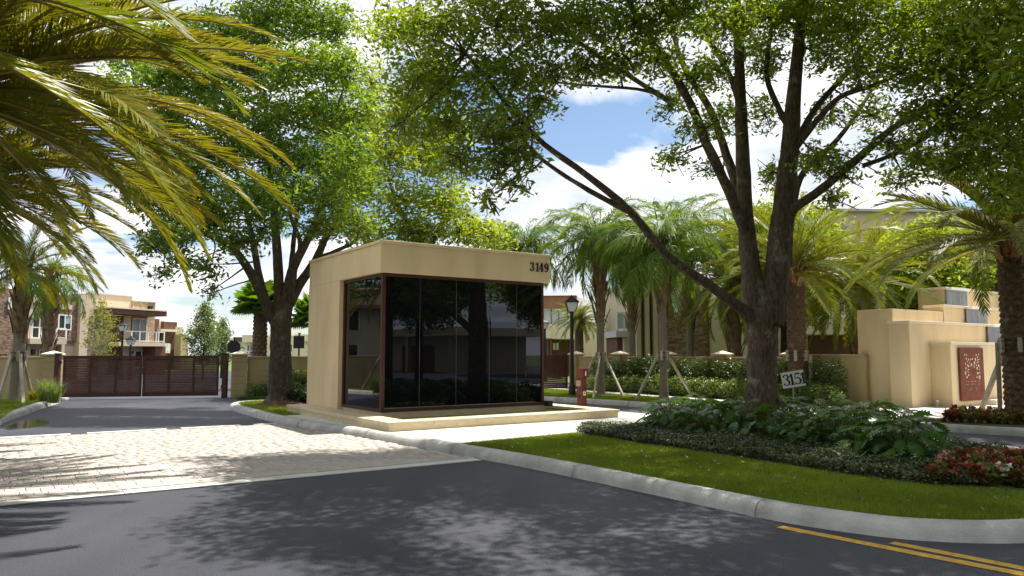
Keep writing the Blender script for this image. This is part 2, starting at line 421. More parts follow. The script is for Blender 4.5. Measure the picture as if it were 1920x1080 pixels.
def water_mat():
    m, n, l, p = nodes('pool_water')
    p.inputs['Base Color'].default_value = (.035, .045, .03, 1); p.inputs['Roughness'].default_value = .03; p.inputs['IOR'].default_value = 1.33
    t = n.new('ShaderNodeTexCoord'); nz = n.new('ShaderNodeTexNoise'); nz.inputs['Scale'].default_value = 7; l.new(t.outputs['Object'], nz.inputs['Vector'])
    b = n.new('ShaderNodeBump'); b.inputs['Strength'].default_value = .12; b.inputs['Distance'].default_value = .02; l.new(nz.outputs['Fac'], b.inputs['Height']); l.new(b.outputs[0], p.inputs['Normal'])
    return m
M['water'] = water_mat()
M['bark_oak'] = bark('bark_oak', (.045, .030, .022), (.150, .115, .085), (.27, .255, .225))
M['bark_dark'] = bark('bark_dark', (.035, .026, .020), (.105, .082, .062), (.17, .16, .14))
M['bark_queen'] = bark('bark_queen_palm', (.14, .115, .085), (.31, .265, .205), (.38, .34, .28), 6, 2.2)
M['bark_phoenix'] = bark('bark_date_palm', (.045, .028, .018), (.23, .155, .10), (.33, .26, .19), 9, 1.6)
M['boot'] = mat('palm_boots', (.30, .20, .12), .95, .4, 5, .6, 40, col2=(.12, .075, .045))
M['boot_red'] = mat('cut_leaf_bases', (.36, .19, .09), .9, .3, 5, .5, 40, col2=(.20, .09, .045))
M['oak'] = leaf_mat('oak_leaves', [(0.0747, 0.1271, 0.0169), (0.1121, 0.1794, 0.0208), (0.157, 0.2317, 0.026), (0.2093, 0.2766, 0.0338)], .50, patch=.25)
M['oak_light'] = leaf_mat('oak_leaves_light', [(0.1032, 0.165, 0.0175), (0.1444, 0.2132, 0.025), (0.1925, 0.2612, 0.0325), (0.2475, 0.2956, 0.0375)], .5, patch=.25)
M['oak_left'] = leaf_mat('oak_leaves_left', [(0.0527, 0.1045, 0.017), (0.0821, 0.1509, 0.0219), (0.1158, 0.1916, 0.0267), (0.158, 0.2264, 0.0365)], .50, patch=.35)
M['young'] = leaf_mat('young_tree_leaves', [(.12, .15, .02), (.19, .21, .03), (.24, .25, .045)], .4)
M['young_green'] = leaf_mat('grey_green_leaves', [(.09, .14, .05), (.13, .19, .07), (.17, .23, .10)], .35)
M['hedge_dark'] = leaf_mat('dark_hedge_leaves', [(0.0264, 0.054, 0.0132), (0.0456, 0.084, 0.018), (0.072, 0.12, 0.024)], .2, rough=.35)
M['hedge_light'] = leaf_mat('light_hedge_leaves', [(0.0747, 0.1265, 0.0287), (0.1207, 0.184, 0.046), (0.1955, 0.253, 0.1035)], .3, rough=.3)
M['cover'] = leaf_mat('ground_cover_leaves', [(0.0198, 0.033, 0.011), (0.0352, 0.055, 0.0176), (0.0605, 0.0825, 0.033), (0.132, 0.154, 0.099)], .22, rough=.42, spec=.35, patch=.3)
M['philo'] = leaf_mat('philodendron_leaves', [(0.0293, 0.0684, 0.0134), (0.0439, 0.1026, 0.0186), (0.0684, 0.1368, 0.0248)], .32, rough=.28, spec=.5)
M['philo2'] = leaf_mat('philodendron_young_leaves', [(.06, .13, .02), (.085, .17, .025)], .35, rough=.28, spec=.5)
M['grass'] = leaf_mat('grass_blades', [(0.0911, 0.1505, 0.0173), (0.1325, 0.2138, 0.0259), (0.1822, 0.2614, 0.0317), (0.2484, 0.2614, 0.0504)], .35, rough=.5, spec=.25, patch=.25)
M['frond_gold'] = leaf_mat('date_palm_leaflets', [(0.1291, 0.1685, 0.0165), (0.1793, 0.2144, 0.022), (0.2511, 0.2527, 0.0275)], .38, tcol=(1.6, 1.25, .4), rough=.4, spec=.35)
M['frond_date'] = leaf_mat('date_palm_leaflets_green', [(0.093, 0.143, 0.0156), (0.1358, 0.1859, 0.0208), (0.2002, 0.2288, 0.0286)], .36, tcol=(1.6, 1.35, .4), rough=.4, spec=.35)
M['frond_amber'] = leaf_mat('date_palm_leaflets_amber', [(0.1485, 0.1725, 0.016), (0.198, 0.207, 0.02), (0.2574, 0.2185, 0.026)], .38, tcol=(1.5, 1.25, .4), rough=.4, spec=.35)
M['frond_queen'] = leaf_mat('queen_palm_leaflets', [(0.0725, 0.1309, 0.0248), (0.1087, 0.1833, 0.0303), (0.163, 0.2357, 0.0414)], .32, rough=.45, spec=.25)
M['frond_fan'] = leaf_mat('fan_palm_leaves', [(0.06, 0.132, 0.018), (0.09, 0.174, 0.024)], .4)
M['rachis'] = mat('frond_stem', (.27, .21, .06), .6, .2, 4)
M['rachis_green'] = mat('frond_stem_green', (.12, .14, .04), .6, .2, 4)
M['roof_brown'] = stucco('roof_brown', (.21, .115, .065), .2)
M['litter'] = leaf_mat('dry_leaves', [(.16, .09, .03), (.26, .17, .07), (.12, .07, .03)], .1)
M['flower_red'] = leaf_mat('red_petals', [(.26, .025, .022), (.40, .05, .04)], .3, tcol=(1.2, .6, .6))
M['flower_pink'] = leaf_mat('pink_petals', [(.50, .16, .12), (.58, .27, .20)], .3, tcol=(1.2, .8, .8))
M['flower_white'] = leaf_mat('white_petals', [(.75, .74, .68), (.80, .80, .76)], .3, tcol=(1, 1, 1))
M['bronzeleaf'] = leaf_mat('bronze_bedding_leaves', [(.07, .03, .015), (.10, .06, .02), (.09, .09, .025)], .3)
M['bedleaf'] = leaf_mat('green_bedding_leaves', [(.09, .12, .02), (.13, .15, .03), (.16, .17, .03)], .3)
# ================================================================== SETTING
sheet('ground', [(-500, -300), (500, -300), (500, 700), (-500, 700)], -0.03, M['ground'])
sheet('road', [XY(-75, -14), XY(60, -14), XY(60, 60), XY(-12, 60), XY(-12, 26), XY(-75, 26)], 0.0, M['asphalt'])

def kerb(pts, name, width=0.28, side=1, seg=3.0, z=0.16, closed=False):
    """poured kerb with a rounded nose, in lengths with open joints; side=+1: the raised land lies left of travel"""
    P = smooth_line(pts, 0.2, closed)
    if closed: P = P + [P[0]]
    root = bpy.data.objects.new(name, None); COL.objects.link(root); root['kind'] = 'structure'
    prof = [(-.02, -.06), (0, 0), (.012, .05), (.035, z * .72), (.075, z * .93), (.13, z), (width * .75, z), (width, z - .012), (width, -.06)]
    lens = [0.0]
    for i in range(1, len(P)): lens.append(lens[-1] + (P[i] - P[i - 1]).length)
    offs = [offset_line(P, side * o) for o, _ in prof]
    nseg = max(1, round(lens[-1] / seg))
    for k in range(nseg):
        a, b = lens[-1] * k / nseg, lens[-1] * (k + 1) / nseg
        idx = [i for i in range(len(P)) if a - .11 <= lens[i] <= b + .11]
        if len(idx) < 2: continue
        vs, fs = [], []
        for i in idx:
            tt = (P[min(i + 1, len(P) - 1)] - P[max(i - 1, 0)]).normalized()
            sh = 0.0
            if i == idx[0]: sh = 0.006 - (lens[i] - a if abs(lens[i] - a) < .12 else 0)
            if i == idx[-1]: sh = -0.006 - (lens[i] - b if abs(lens[i] - b) < .12 else 0)
            for j in range(len(prof)):
                q = offs[j][i] + tt * sh; vs.append((q.x, q.y, prof[j][1]))
        m_ = len(prof)
        for i in range(len(idx) - 1):
            for j in range(m_ - 1):
                f = (i * m_ + j, (i + 1) * m_ + j, (i + 1) * m_ + j + 1, i * m_ + j + 1)
                fs.append(f if side > 0 else f[::-1])
        e0 = tuple(range(m_)); e1 = tuple((len(idx) - 1) * m_ + j for j in range(m_ - 1, -1, -1))
        fs += [e0 if side > 0 else e0[::-1], e1 if side > 0 else e1[::-1]]
        mb = MB(); mb.add(vs, fs); o = mb.build('kerb_length', M['kerb'], root)
        o.data.polygons.foreach_set('use_smooth', np.array([len(p.vertices) == 4 for p in o.data.polygons]))
    return P

# the median island between the entrance and the exit lane
med = [(-25.5, 7.4), (-25.3, 6.6), (-24.6, 6.1), (-23.4, 5.85), (-19.9, 5.7), (-17.2, 5.78), (-15, 6.08), (-13.5, 6.22), (-11.5, 6.38), (-9.7, 6.55), (-8.1, 6.6), (-6.8, 6.6), (-5.6, 6.6),
       (-4.9, 6.62), (-4.2, 6.78), (-3.66, 7.05), (-3.13, 7.7), (-2.85, 8.7), (-2.9, 10.2), (-3.4, 12), (-4.6, 13.5), (-6.1, 14.2), (-8.2, 14.2), (-12, 13.95), (-16, 13.8), (-19, 13.5), (-22, 12.5), (-24.4, 11), (-25.4, 9)]
med_xy = [XY(*p) for p in med]
MED = kerb(med_xy, 'island_kerb', closed=True, side=1)
area2 = sum(MED[i].x * MED[i + 1].y - MED[i + 1].x * MED[i].y for i in range(len(MED) - 1))
MEDIN = [Vector(p) for p in offset_line(MED[:-1], 0.265 if area2 > 0 else -0.265, True)]
def clip_w(poly, w0, w1):
    """part of a polygon between two lines across the drive"""
    def cut(P, f):
        out = []
        for i in range(len(P)):
            a, b = P[i - 1], P[i]; fa, fb = f(a), f(b)
            if fa >= 0: out.append(a)
            if (fa >= 0) != (fb >= 0): out.append(a + (b - a) * (fa / (fa - fb)))
        return out
    wof = lambda p: p.x * WD.x + p.y * WD.y
    return cut(cut(poly, lambda p: wof(p) - w0), lambda p: w1 - wof(p))
PLAZA_W0, PLAZA_W1 = -18.9, -11.35
sheet('plaza_paving', clip_w(MEDIN, PLAZA_W0, PLAZA_W1), 0.146, M['concrete'])
LAWN_S = clip_w(MEDIN, PLAZA_W1, 0)
LAWN_N = clip_w(MEDIN, -40, PLAZA_W0)
slab('island_lawn', LAWN_S, 0.02, 0.135, M['turf'])
slab('tree_island', LAWN_N, 0.02, 0.135, M['turf'])
# raised soil around the entrance oak
def mound(name, cx, cy, r, h, material, z0=0.12, n=26):
    vs = [(cx, cy, z0 + h)]; fs = []
    rings = 6
    for k in range(1, rings + 1):
        t = k / rings
        for j in range(n):
            a = 2 * math.pi * j / n; q = r * t * (1 + .06 * math.sin(3 * a + 1))
            vs.append((cx + q * math.cos(a), cy + q * math.sin(a), z0 + h * (0.5 + 0.5 * math.cos(math.pi * t)) - (.03 if k == rings else 0)))
    for j in range(n): fs.append((0, 1 + j, 1 + (j + 1) % n))
    for k in range(rings - 1):
        for j in range(n):
            a = 1 + k * n + j; b = 1 + k * n + (j + 1) % n; fs.append((a, a + n, b + n, b))
    m = MB(); m.add(vs, fs); o = m.build(name, material, smooth=True); o['kind'] = 'structure'; return o

# left verge with its kerb
lv = [(20, -1.6), (-4, -1.0), (-12, -.35), (-18, -.05), (-21.7, .13), (-25, .75), (-28, 1.35), (-30.2, 1.85), (-31.6, 1.9)]
LV = kerb([XY(*p) for p in lv], 'verge_kerb', side=1)
lvin = offset_line(LV, .265)
# decide on which side the land lies (towards lower v)
if WV(*lvin[len(lvin) // 2])[1] > WV(*LV[len(LV) // 2])[1]:
    raise RuntimeError('verge side')
VERGE_L = [Vector(p) for p in lvin] + [Vector(XY(-31.6, -22)), Vector(XY(20, -22))]
slab('verge_lawn', VERGE_L, 0.02, 0.135, M['turf'])

# far side of the exit lane: kerb, grass strip, sidewalk, paved forecourt
rk = [(-27.2, 15.6), (-24.5, 15.7), (-21.7, 16.1), (-19.7, 16.5), (-16.8, 16.85), (-12, 17.0), (-8.6, 17.05), (-7, 17.4), (-4, 18.6), (0, 20.5)]
RK = kerb([XY(*p) for p in rk], 'lane_kerb', side=1)
rkin = offset_line(RK, .265)
if WV(*rkin[len(rkin) // 2])[1] < WV(*RK[len(RK) // 2])[1]:
    raise RuntimeError('lane side')
FAR = [Vector(p) for p in rkin] + [Vector(XY(0, 32)), Vector(XY(-27.2, 32))]
STRIP = clip_w(FAR, -27.2, -14.6)
slab('strip_lawn', STRIP, 0.02, 0.13, M['turf'])
sheet('forecourt_paving', clip_w(FAR, -14.6, -9.3), 0.142, M['concrete'])
sheet('monument_paving', [XY(-9.3, 19.4), XY(0, 21.5), XY(0, 32), XY(-9.3, 32)], 0.142, M['concrete'])
slab('planter_soil', [Vector(XY(-9.28, 17.25))] + [p for p in offset_line(RK, .265) if WV(*p)[0] > -9.2] + [Vector(XY(0, 21.4)), Vector(XY(-9.28, 19.3))], 0.02, 0.15, M['soil'])
sheet('sidewalk', [XY(-27.2, 19.9), XY(-14.7, 19.2), XY(-14.7, 20.3), XY(-27.2, 20.9)], 0.138, M['concrete'])
sheet('hedge_soil', [XY(-27.2, 20.95), XY(-14.7, 20.35), XY(-13.2, 20.4), XY(-13.2, 22.4), XY(-27.2, 22.4)], 0.15, M['soil'])

# the paved crossing over the entrance lane
PW0, PW1 = -18.25, -10.5
pav = [(PW0, -.15), (PW1, -.5), (PW1, 6.4), (-13.5, 6.2), (-15, 6.05), (-17.2, 5.75), (PW0, 5.7)]
pb = sheet('crossing_bed', [XY(*p) for p in pav], 0.004, M['sand'])
def band(name, w0, w1, v0, v1, z1, mt, parent):
    m = MB(); m.wv(w0, w1, v0, v1, .005, z1); o = m.build(name, mt, parent); return o
joints = [-.5, 1.35, 3.2, 4.8, 6.42]
for a, b in zip(joints[:-1], joints[1:]):
    band('concrete_band', PW1 - .02, PW1 + .24, a + .004, b - .004, .016, M['concrete'], pb)
    band('concrete_band', PW0 - .24, PW0 - .02, a + .3, min(b, 5.68) - .004, .016, M['concrete'], pb)
def paver_mesh(a, b, i):
    m = MB(); m.box(-a / 2, a / 2, -b / 2, b / 2, 0, .018)
    return m.mesh('paver', M['paver'][i], bevel=0)
pm = {}
def lane_edge(w):   # kerb line of the island, measured across the drive
    xs = [-18.3, -17.2, -15, -13.5, -11.5, -10.3]; ys = [5.72, 5.76, 6.06, 6.2, 6.36, 6.45]
    return float(np.interp(w, xs, ys)) - .03
prot = math.atan2(VD.y, VD.x)
cells = []
# soldier course along the street side
v = -.45
while v < 6.42:
    cells.append((PW1 - .135, v + .10, .20, .195)); v += .205
w = PW1 - .30; row = 0
r0 = random.Random(3)
while w > PW0 + .15:
    v = -.45 - r0.choice([0, .07, .14]); e = lane_edge(w)
    while v < e - .12:
        L = r0.choice([.15, .22, .22, .30])
        if v + L > e: L = e - v
        if L > .06: cells.append((w, v + L / 2, .148, L - .005))
        v += L
    w -= .153; row += 1
cells.sort(key=lambda c: (Vector(XY(c[0], c[1])) - Vector((-2.5, 0))).length)
seen = []
for c in cells:
    x, y = XY(c[0], c[1])
    ppx = 960 + FPX * x / max(y, .1)
    seen.append(-40 < ppx < 1920)
order = [c for c, s_ in zip(cells, seen) if s_]; rest = [c for c, s_ in zip(cells, seen) if not s_]
single = order[:300]; mass = order[300:] + rest
for c in single:
    ci = r0.randrange(6); key = (round(c[3], 2), round(c[2], 2), ci)
    if key not in pm: pm[key] = paver_mesh(key[0], key[1], ci)
    x, y = XY(c[0], c[1])
    link('paver', pm[key], pb, (x, y, .005 + r0.uniform(0, .0012)), (r0.uniform(-.003, .003), r0.uniform(-.003, .003), prot))
vs, qs, mi = [], [], []
for c in mass:
    hz = .023 + r0.uniform(0, .0012)
    w0, w1, v0, v1 = c[0] - c[2] / 2, c[0] + c[2] / 2, c[1] - c[3] / 2, c[1] + c[3] / 2
    P4 = [XY(w0, v0), XY(w1, v0), XY(w1, v1), XY(w0, v1)]; b = len(vs)
    vs += [(p[0], p[1], .005) for p in P4] + [(p[0], p[1], hz + r0.uniform(-.0004, .0004)) for p in P4]
    qs += [(b + 4, b + 5, b + 6, b + 7), (b, b + 1, b + 5, b + 4), (b + 1, b + 2, b + 6, b + 5), (b + 2, b + 3, b + 7, b + 6), (b + 3, b, b + 4, b + 7)]
    mi += [r0.randrange(6)] * 5
o = link('paver_field', np_mesh('paver_field', vs, quads=qs, mats=M['paver'], midx=mi), pb); o['kind'] = 'stuff'

# yellow centre lines
def stripe(a, b, wd, name):
    a, b = Vector(a), Vector(b); t = (b - a).normalized(); n = Vector((-t.y, t.x)) * wd / 2
    o = sheet(name, [a + n, a - n, b - n, b + n], .004, M['paint_yellow'], kind='structure'); return o
stripe(G(1462, 988), G(2300, 1152), .13, 'road_marking')
stripe(G(1672, 1018), G(2300, 1140), .12, 'road_marking')
# shallow puddle by the verge kerb
pd = [Vector(G(*p)) for p in [(8, 800), (40, 789), (75, 788), (92, 793), (70, 799), (45, 803), (15, 806)]]
pu = sheet('puddle', smooth_line(pd, .1, True), .005, M['water'])

# ================================================================== GUARDHOUSE
gx, gy = G(714, 772.6, .40); GW, GV = WV(gx, gy)
ZT = A(712.6, 451, gy).z; ZB = A(714, 511, gy).z
GL, GR = 4.5, 4.5          # along the drive, across it
gh = thing('guardhouse', 'tan stucco guardhouse with dark mirrored glass walls and flat roof', 'guardhouse', (*XY(GW - GL / 2, GV + GR / 2), .146))
ZF = .385
def gbox(name, w0, w1, v0, v1, z0, z1, mt, parent=None, bevel=0):
    m = MB(); m.wv(GW + w0, GW + w1, GV + v0, GV + v1, z0, z1)
    o = m.build(name, mt, parent or gh, bevel=bevel, world=(parent is None))
    return o
gbox('roof_band', -GL - .06, .10, -.10, GR + .14, ZB, ZT - .07, M['stucco'], bevel=.012)
gbox('coping', -GL - .09, .13, -.13, GR + .17, ZT - .07, ZT, M['stucco'], bevel=.01)
gbox('wall', -GL - .06, -2.33, -.10, .16, .15, ZB - .002, M['stucco'])
gbox('wall', -GL - .06, -GL + .2, .163, GR + .10, .15, ZB - .002, M['stucco'])
gbox('wall', -GL + .203, -2.8, GR - .16, GR + .10, .15, ZB - .002, M['stucco'])
gbox('plinth', -GL + .25, -.03, .02, GR + .06, .15, ZF, M['travertine'])
gbox('ceiling', -GL + .21, -.03, .17, GR - .02, ZB - .05, ZB - .003, M['black'])
FRM = M['bronze']
gbox('bottom_rail', -.075, .0, .0, GR, ZF + .001, ZF + .075, FRM)
gbox('bottom_rail', -2.328, -.078, .0, .075, ZF + .001, ZF + .075, FRM)
gbox('top_rail', -.075, .0, .0, GR, ZB - .075, ZB - .003, FRM)
gbox('top_rail', -2.328, -.078, .0, .075, ZB - .075, ZB - .003, FRM)
gbox('corner_post', -.078, .004, -.004, .078, ZF + .077, ZB - .077, FRM)
gbox('jamb', -2.328, -2.25, .002, .073, ZF + .077, ZB - .077, FRM)
gbox('jamb', -.07, -.002, GR - .06, GR, ZF + .077, ZB - .077, FRM)
# five sheets of glass on the long side, two on the short one, each set a hair differently
edges = [.08, .96, 1.93, 2.86, 3.68, GR - .062]
for i in range(5):
    m = MB(); a, b = edges[i] + .004, edges[i + 1] - .004; t = rnd.uniform(-.0025, .0025)
    P4 = [XY(GW - .05 + t, GV + a), XY(GW - .035 + t, GV + a), XY(GW - .035 - t, GV + b), XY(GW - .05 - t, GV + b)]
    m.prism(P4, ZF + .077, ZB - .077); o = m.build('pane', M['tint'], gh, world=True)
    if i: gbox('glass_seam', -.036, -.033, edges[i] - .0024, edges[i] + .0024, ZF + .077, ZB - .077, M['steel'])
for a, b in [(-2.248, -1.17), (-1.162, -.08)]:
    gbox('pane', a, b, .035, .05, ZF + .077, ZB - .077, M['tint'])
gbox('glass_seam', -1.170, -1.162, .034, .037, ZF + .077, ZB - .077, M['winglass'])
gbox('pump_box', -.05, .16, GR + .02, GR + .16, ZF - .03, ZF + .11, M['black'])
# house number, serif figures cut from plate
FIG = {  # strokes: (points, width at each point) in a 0..0.62 x 0..1 box
 '1': [([(.10, .78), (.22, .84), (.33, .98)], [.05, .08, .10]), ([(.34, 1), (.34, .05)], [.17, .17]), ([(.12, .03), (.56, .03)], [.07, .07])],
 '3': [([(.07, .78), (.12, .92), (.28, .98), (.45, .92), (.50, .77), (.43, .62), (.26, .55)], [.15, .10, .07, .12, .17, .12, .06]),
       ([(.26, .55), (.46, .48), (.54, .30), (.47, .11), (.28, .03), (.11, .09), (.05, .24)], [.06, .12, .18, .13, .07, .10, .15])],
 '4': [([(.44, 1), (.44, .04)], [.16, .16]), ([(.40, .97), (.04, .32)], [.06, .06]), ([(.02, .30), (.62, .30)], [.09, .09]), ([(.28, .03), (.60, .03)], [.06, .06])],
 '9': [([(.53, .68), (.45, .90), (.29, .98), (.13, .90), (.06, .68), (.13, .47), (.29, .39), (.45, .47), (.53, .68)], [.16, .12, .07, .12, .16, .12, .07, .12, .16]),
       ([(.53, .68), (.52, .40), (.42, .16), (.24, .04), (.08, .10)], [.16, .15, .12, .08, .12])],
 '5': [([(.13, .97), (.53, .97)], [.12, .14]), ([(.12, .99), (.09, .52)], [.06, .06]), ([(.09, .54), (.28, .61), (.48, .52), (.55, .31), (.47, .11), (.27, .03), (.10, .08), (.05, .2)], [.06, .07, .13, .18, .13, .07, .10, .14])]}
def figure(ch, O, ex, ez, en, h, th):
    """solid numeral standing th proud of a face; O lower-left corner, ex along, ez up, en out"""
    m = MB()
    for pts, ws in FIG[ch]:
        n = len(pts); L, Rr = [], []
        for i in range(n):
            a = Vector(pts[max(i - 1, 0)]); b = Vector(pts[min(i + 1, n - 1)]); t = (b - a).normalized(); q = Vector((-t.y, t.x)) * ws[i] / 2
            L.append(Vector(pts[i]) + q); Rr.append(Vector(pts[i]) - q)
        for i in range(n - 1):
            quad = [L[i], L[i + 1], Rr[i + 1], Rr[i]]
            vs = [O + ex * (p.x * h) + ez * (p.y * h) + en * d for d in (.002, th) for p in quad]
            m.add(vs, [(0, 1, 2, 3), (7, 6, 5, 4), (0, 4, 5, 1), (1, 5, 6, 2), (2, 6, 7, 3), (3, 7, 4, 0)])
    return m
E3 = lambda v2: Vector((v2.x, v2.y, 0))
UP = Vector((0, 0, 1))
fx = GR + .14 - .62; z0 = A(1003, 511, XY(GW, GV + GR)[1]).z
for ch, dx in zip('3149', (0, .16, .285, .455)):
    O = Vector((*XY(GW + .10, GV + fx + dx - .03), z0))
    figure(ch, O, E3(VD), UP, E3(WD), .225, .022).build('numeral', M['letter'], gh, world=True)

# ================================================================== FOUNTAIN BASIN round the guardhouse
fb = thing('fountain_basin', 'low travertine basin with coping wrapped around the glass guardhouse', 'fountain basin', (*XY(-13.6, 9.3), .146))
FW1 = WV(*G(732, 810, .15))[0]; FV0 = 6.42; FV1 = 12.55; FW0 = GW - GL - .05
def fbox(name, w0, w1, v0, v1, z0, z1, mt, bevel=0):
    m = MB(); m.wv(w0, w1, v0, v1, z0, z1); return m.build(name, mt, fb, bevel=bevel, world=True)
RW = .46
fbox('basin_wall', FW1 - .03 - .30, FW1 - .03, FV0 + .03, FV1 - .03, .10, .262, M['travertine'])
fbox('basin_wall', FW0, FW1 - .331, FV0 + .03, GV - .103, .10, .262, M['travertine'])
fbox('basin_wall', FW0 + .8, FW1 - .331, FV1 - .33, FV1 - .03, .10, .262, M['travertine'])
def copings(w0, w1, v0, v1, along, L=.95):
    n = max(1, round(((w1 - w0) if along == 'w' else (v1 - v0)) / L))
    for i in range(n):
        if along == 'w': a, b = w0 + (w1 - w0) * i / n, w0 + (w1 - w0) * (i + 1) / n; fbox('coping_stone', a + .003, b - .003, v0, v1, .263, .335, M['travertine'], .008)
        else: a, b = v0 + (v1 - v0) * i / n, v0 + (v1 - v0) * (i + 1) / n; fbox('coping_stone', w0, w1, a + .003, b - .003, .263, .335, M['travertine'], .008)
copings(FW1 - RW, FW1, FV0, FV1, 'v')
copings(FW0, FW1 - RW - .003, FV0, GV - .104, 'w')
copings(FW0 + .8, FW1 - RW - .003, FV1 - RW, FV1, 'w')
fbox('basin_floor', GW - .028, FW1 - .33, GV - .10, FV1 - .33, .147, .16, M['steel'])
fbox('water', GW - .027, FW1 - .333, GV - .098, FV1 - .333, .161, .245, M['water'])
fbox('water', FW0 + .8, GW - .030, GV + GR + .165, FV1 - .333, .161, .245, M['water'])

# ================================================================== ENTRANCE GATE
gA = Vector((-16.44, 27.7)); gB = Vector((-11.2, 28.9))
gd = (gB - gA).normalized(); gn = Vector((gd.y, -gd.x))     # gn faces the street
ZG0, ZG1 = .09, 1.60
gl_ = (gB - gA).length
def gate_leaf(name, s0, s1, label):
    t = thing(name, label, 'gate', (*(gA + gd * (s0 + s1) / 2), 0))
    def gb(nm, a, b, n0, n1, z0, z1):
        m = MB(); P4 = [gA + gd * a + gn * n0, gA + gd * a + gn * n1, gA + gd * b + gn * n1, gA + gd * b + gn * n0]
        P4 = [(p.x, p.y) for p in P4][::-1]
        m.prism(P4, z0, z1); return m.build(nm, M['gate'], t, world=True)
    gb('top_rail', s0, s1, -.04, .04, ZG1 - .12, ZG1); gb('bottom_rail', s0, s1, -.04, .04, ZG0, ZG0 + .16)
    st = [s0, s0 + (s1 - s0 - .07) / 3, s0 + 2 * (s1 - s0 - .07) / 3, s1 - .07]
    for a in st: gb('stile', a, a + .07, -.038, .038, ZG0 + .162, ZG1 - .122)
    n = 20; h = (ZG1 - .122 - ZG0 - .162) / n
    for i in range(3):
        for k in range(n):
            z = ZG0 + .162 + k * h
            a, b = st[i] + .072, st[i + 1] - .002
            m = MB(); c = [gA + gd * a, gA + gd * b]
            vs = []
            for p in c:
                for (nn, dz) in ((.020, .0), (.032, .010), (-.016, h * .93), (-.028, h * .84)):
                    q = p + gn * nn; vs.append((q.x, q.y, z + dz))
            m.add(vs, [(0, 1, 2, 3), (7, 6, 5, 4), (0, 4, 5, 1), (1, 5, 6, 2), (2, 6, 7, 3), (3, 7, 4, 0)])
            m.build('slat', M['gate_slat_lit'], t, world=True)
gate_leaf('gate_leaf', .0, gl_ / 2 - .02, 'left leaf of the maroon louvred gate, beside the short wall with grass tuft')
gate_leaf('gate_leaf', gl_ / 2 + .02, gl_, 'maroon louvred gate leaf next to the octagonal sign pillar')
def post(x, y, w, z1, label):
    t = thing('gate_post', label, 'post', (x, y, 0))
    m = MB(); m.box(-w / 2, w / 2, -w / 2, w / 2, -.02, z1); m.build('shaft', M['gate'], t, bevel=.01)
    m = MB(); m.box(-w / 2 - .02, w / 2 + .02, -w / 2 - .02, w / 2 + .02, z1, z1 + .04); m.build('cap', M['gate'], t)
    for zz in (.35, 1.3):
        m = MB(); m.box(-w / 2 - .05, -w / 2, -.04, .04, zz, zz + .12) if 'octagonal' in label else m.box(w / 2, w / 2 + .05, -.04, .04, zz, zz + .12); m.build('hinge', M['black'], t)
post(-16.66, 27.72, .16, 1.66, 'square maroon gate post at the end of the short tan wall')
post(-10.98, 28.95, .18, 1.66, 'square maroon gate post beside the octagonal sign pillar')
m = MB(); m.box(-.3, .3, -.12, .12, 0, .10)
o = link('gate_stop', m.mesh('gate_stop', M['concrete'], bevel=.02), loc=(-16.3, 27.3, .0)); tag(o, 'small concrete block on the road at the foot of the gate', 'concrete block')

# ================================================================== WALLS AND PILLARS
def pillar(x, y, rot, w, h, label, mt=None, cap=True):
    t = thing('wall_pillar', label, 'pillar', (x, y, 0), rotz=rot, group='capped pillars of the boundary wall')
    nb = 6; bh = (h - .0) / nb
    for k in range(nb):
        m = MB(); m.box(-w / 2, w / 2, -w / 2, w / 2, k * bh + (.0 if k == 0 else .012), (k + 1) * bh); m.build('course', mt or M['stucco2'], t, bevel=.008)
    m = MB(); m.box(-w / 2 + .02, w / 2 - .02, -w / 2 + .02, w / 2 - .02, .0, h - .02); m.build('core', mt or M['stucco2'], t)
    c = w / 2 + .06; m = MB(); m.box(-c, c, -c, c, h, h + .06); m.build('cap_slab', M['stucco_pale'], t, bevel=.01)
    m = MB(); m.add([(-c + .02, -c + .02, h + .06), (c - .02, -c + .02, h + .06), (c - .02, c - .02, h + .06), (-c + .02, c - .02, h + .06), (0, 0, h + .17)], [(0, 1, 4), (1, 2, 4), (2, 3, 4), (3, 0, 4), (3, 2, 1, 0)]); m.build('cap_top', M['stucco_pale'], t)
    return t
def wall(p0, p1, h, th, label, panels=(), cap=True, group=None, inset_side=1):
    p0, p1 = Vector(p0), Vector(p1); d = (p1 - p0); L = d.length; rot = math.atan2(d.y, d.x)
    t = thing('boundary_wall', label, 'wall', (p0.x, p0.y, 0), rotz=rot)
    m = MB(); m.box(0, L, -th / 2, th / 2, -.02, h - .07); m.build('wall_body', M['stucco2'], t)
    m = MB(); m.box(0, L, -th / 2 - .035, th / 2 + .035, h - .068, h); m.build('wall_coping', M['stucco2'], t, bevel=.01)
    for a, b in panels:     # banded panels proud of the street face
        n = 5; z0, z1 = .25, h - .42
        for k in range(n):
            za = z0 + (z1 - z0) * k / n; zb = z0 + (z1 - z0) * (k + 1) / n
            m = MB(); m.box(a, b, -th / 2 - .035, -th / 2 - .001, za + .008, zb - .008) if inset_side > 0 else m.box(a, b, th / 2 + .001, th / 2 + .035, za + .008, zb - .008)
            m.build('panel_band', M['stucco2'], t, bevel=.006)
    return t
# left of the gate
wall((-24.5, 26.6), (-17.35, 28.05), 1.58, .22, 'short tan boundary wall behind the staked palm, ending at the gate')
pillar(-17.08, 28.12, .2, .52, 1.62, 'capped tan pillar at the gate end of the short wall')
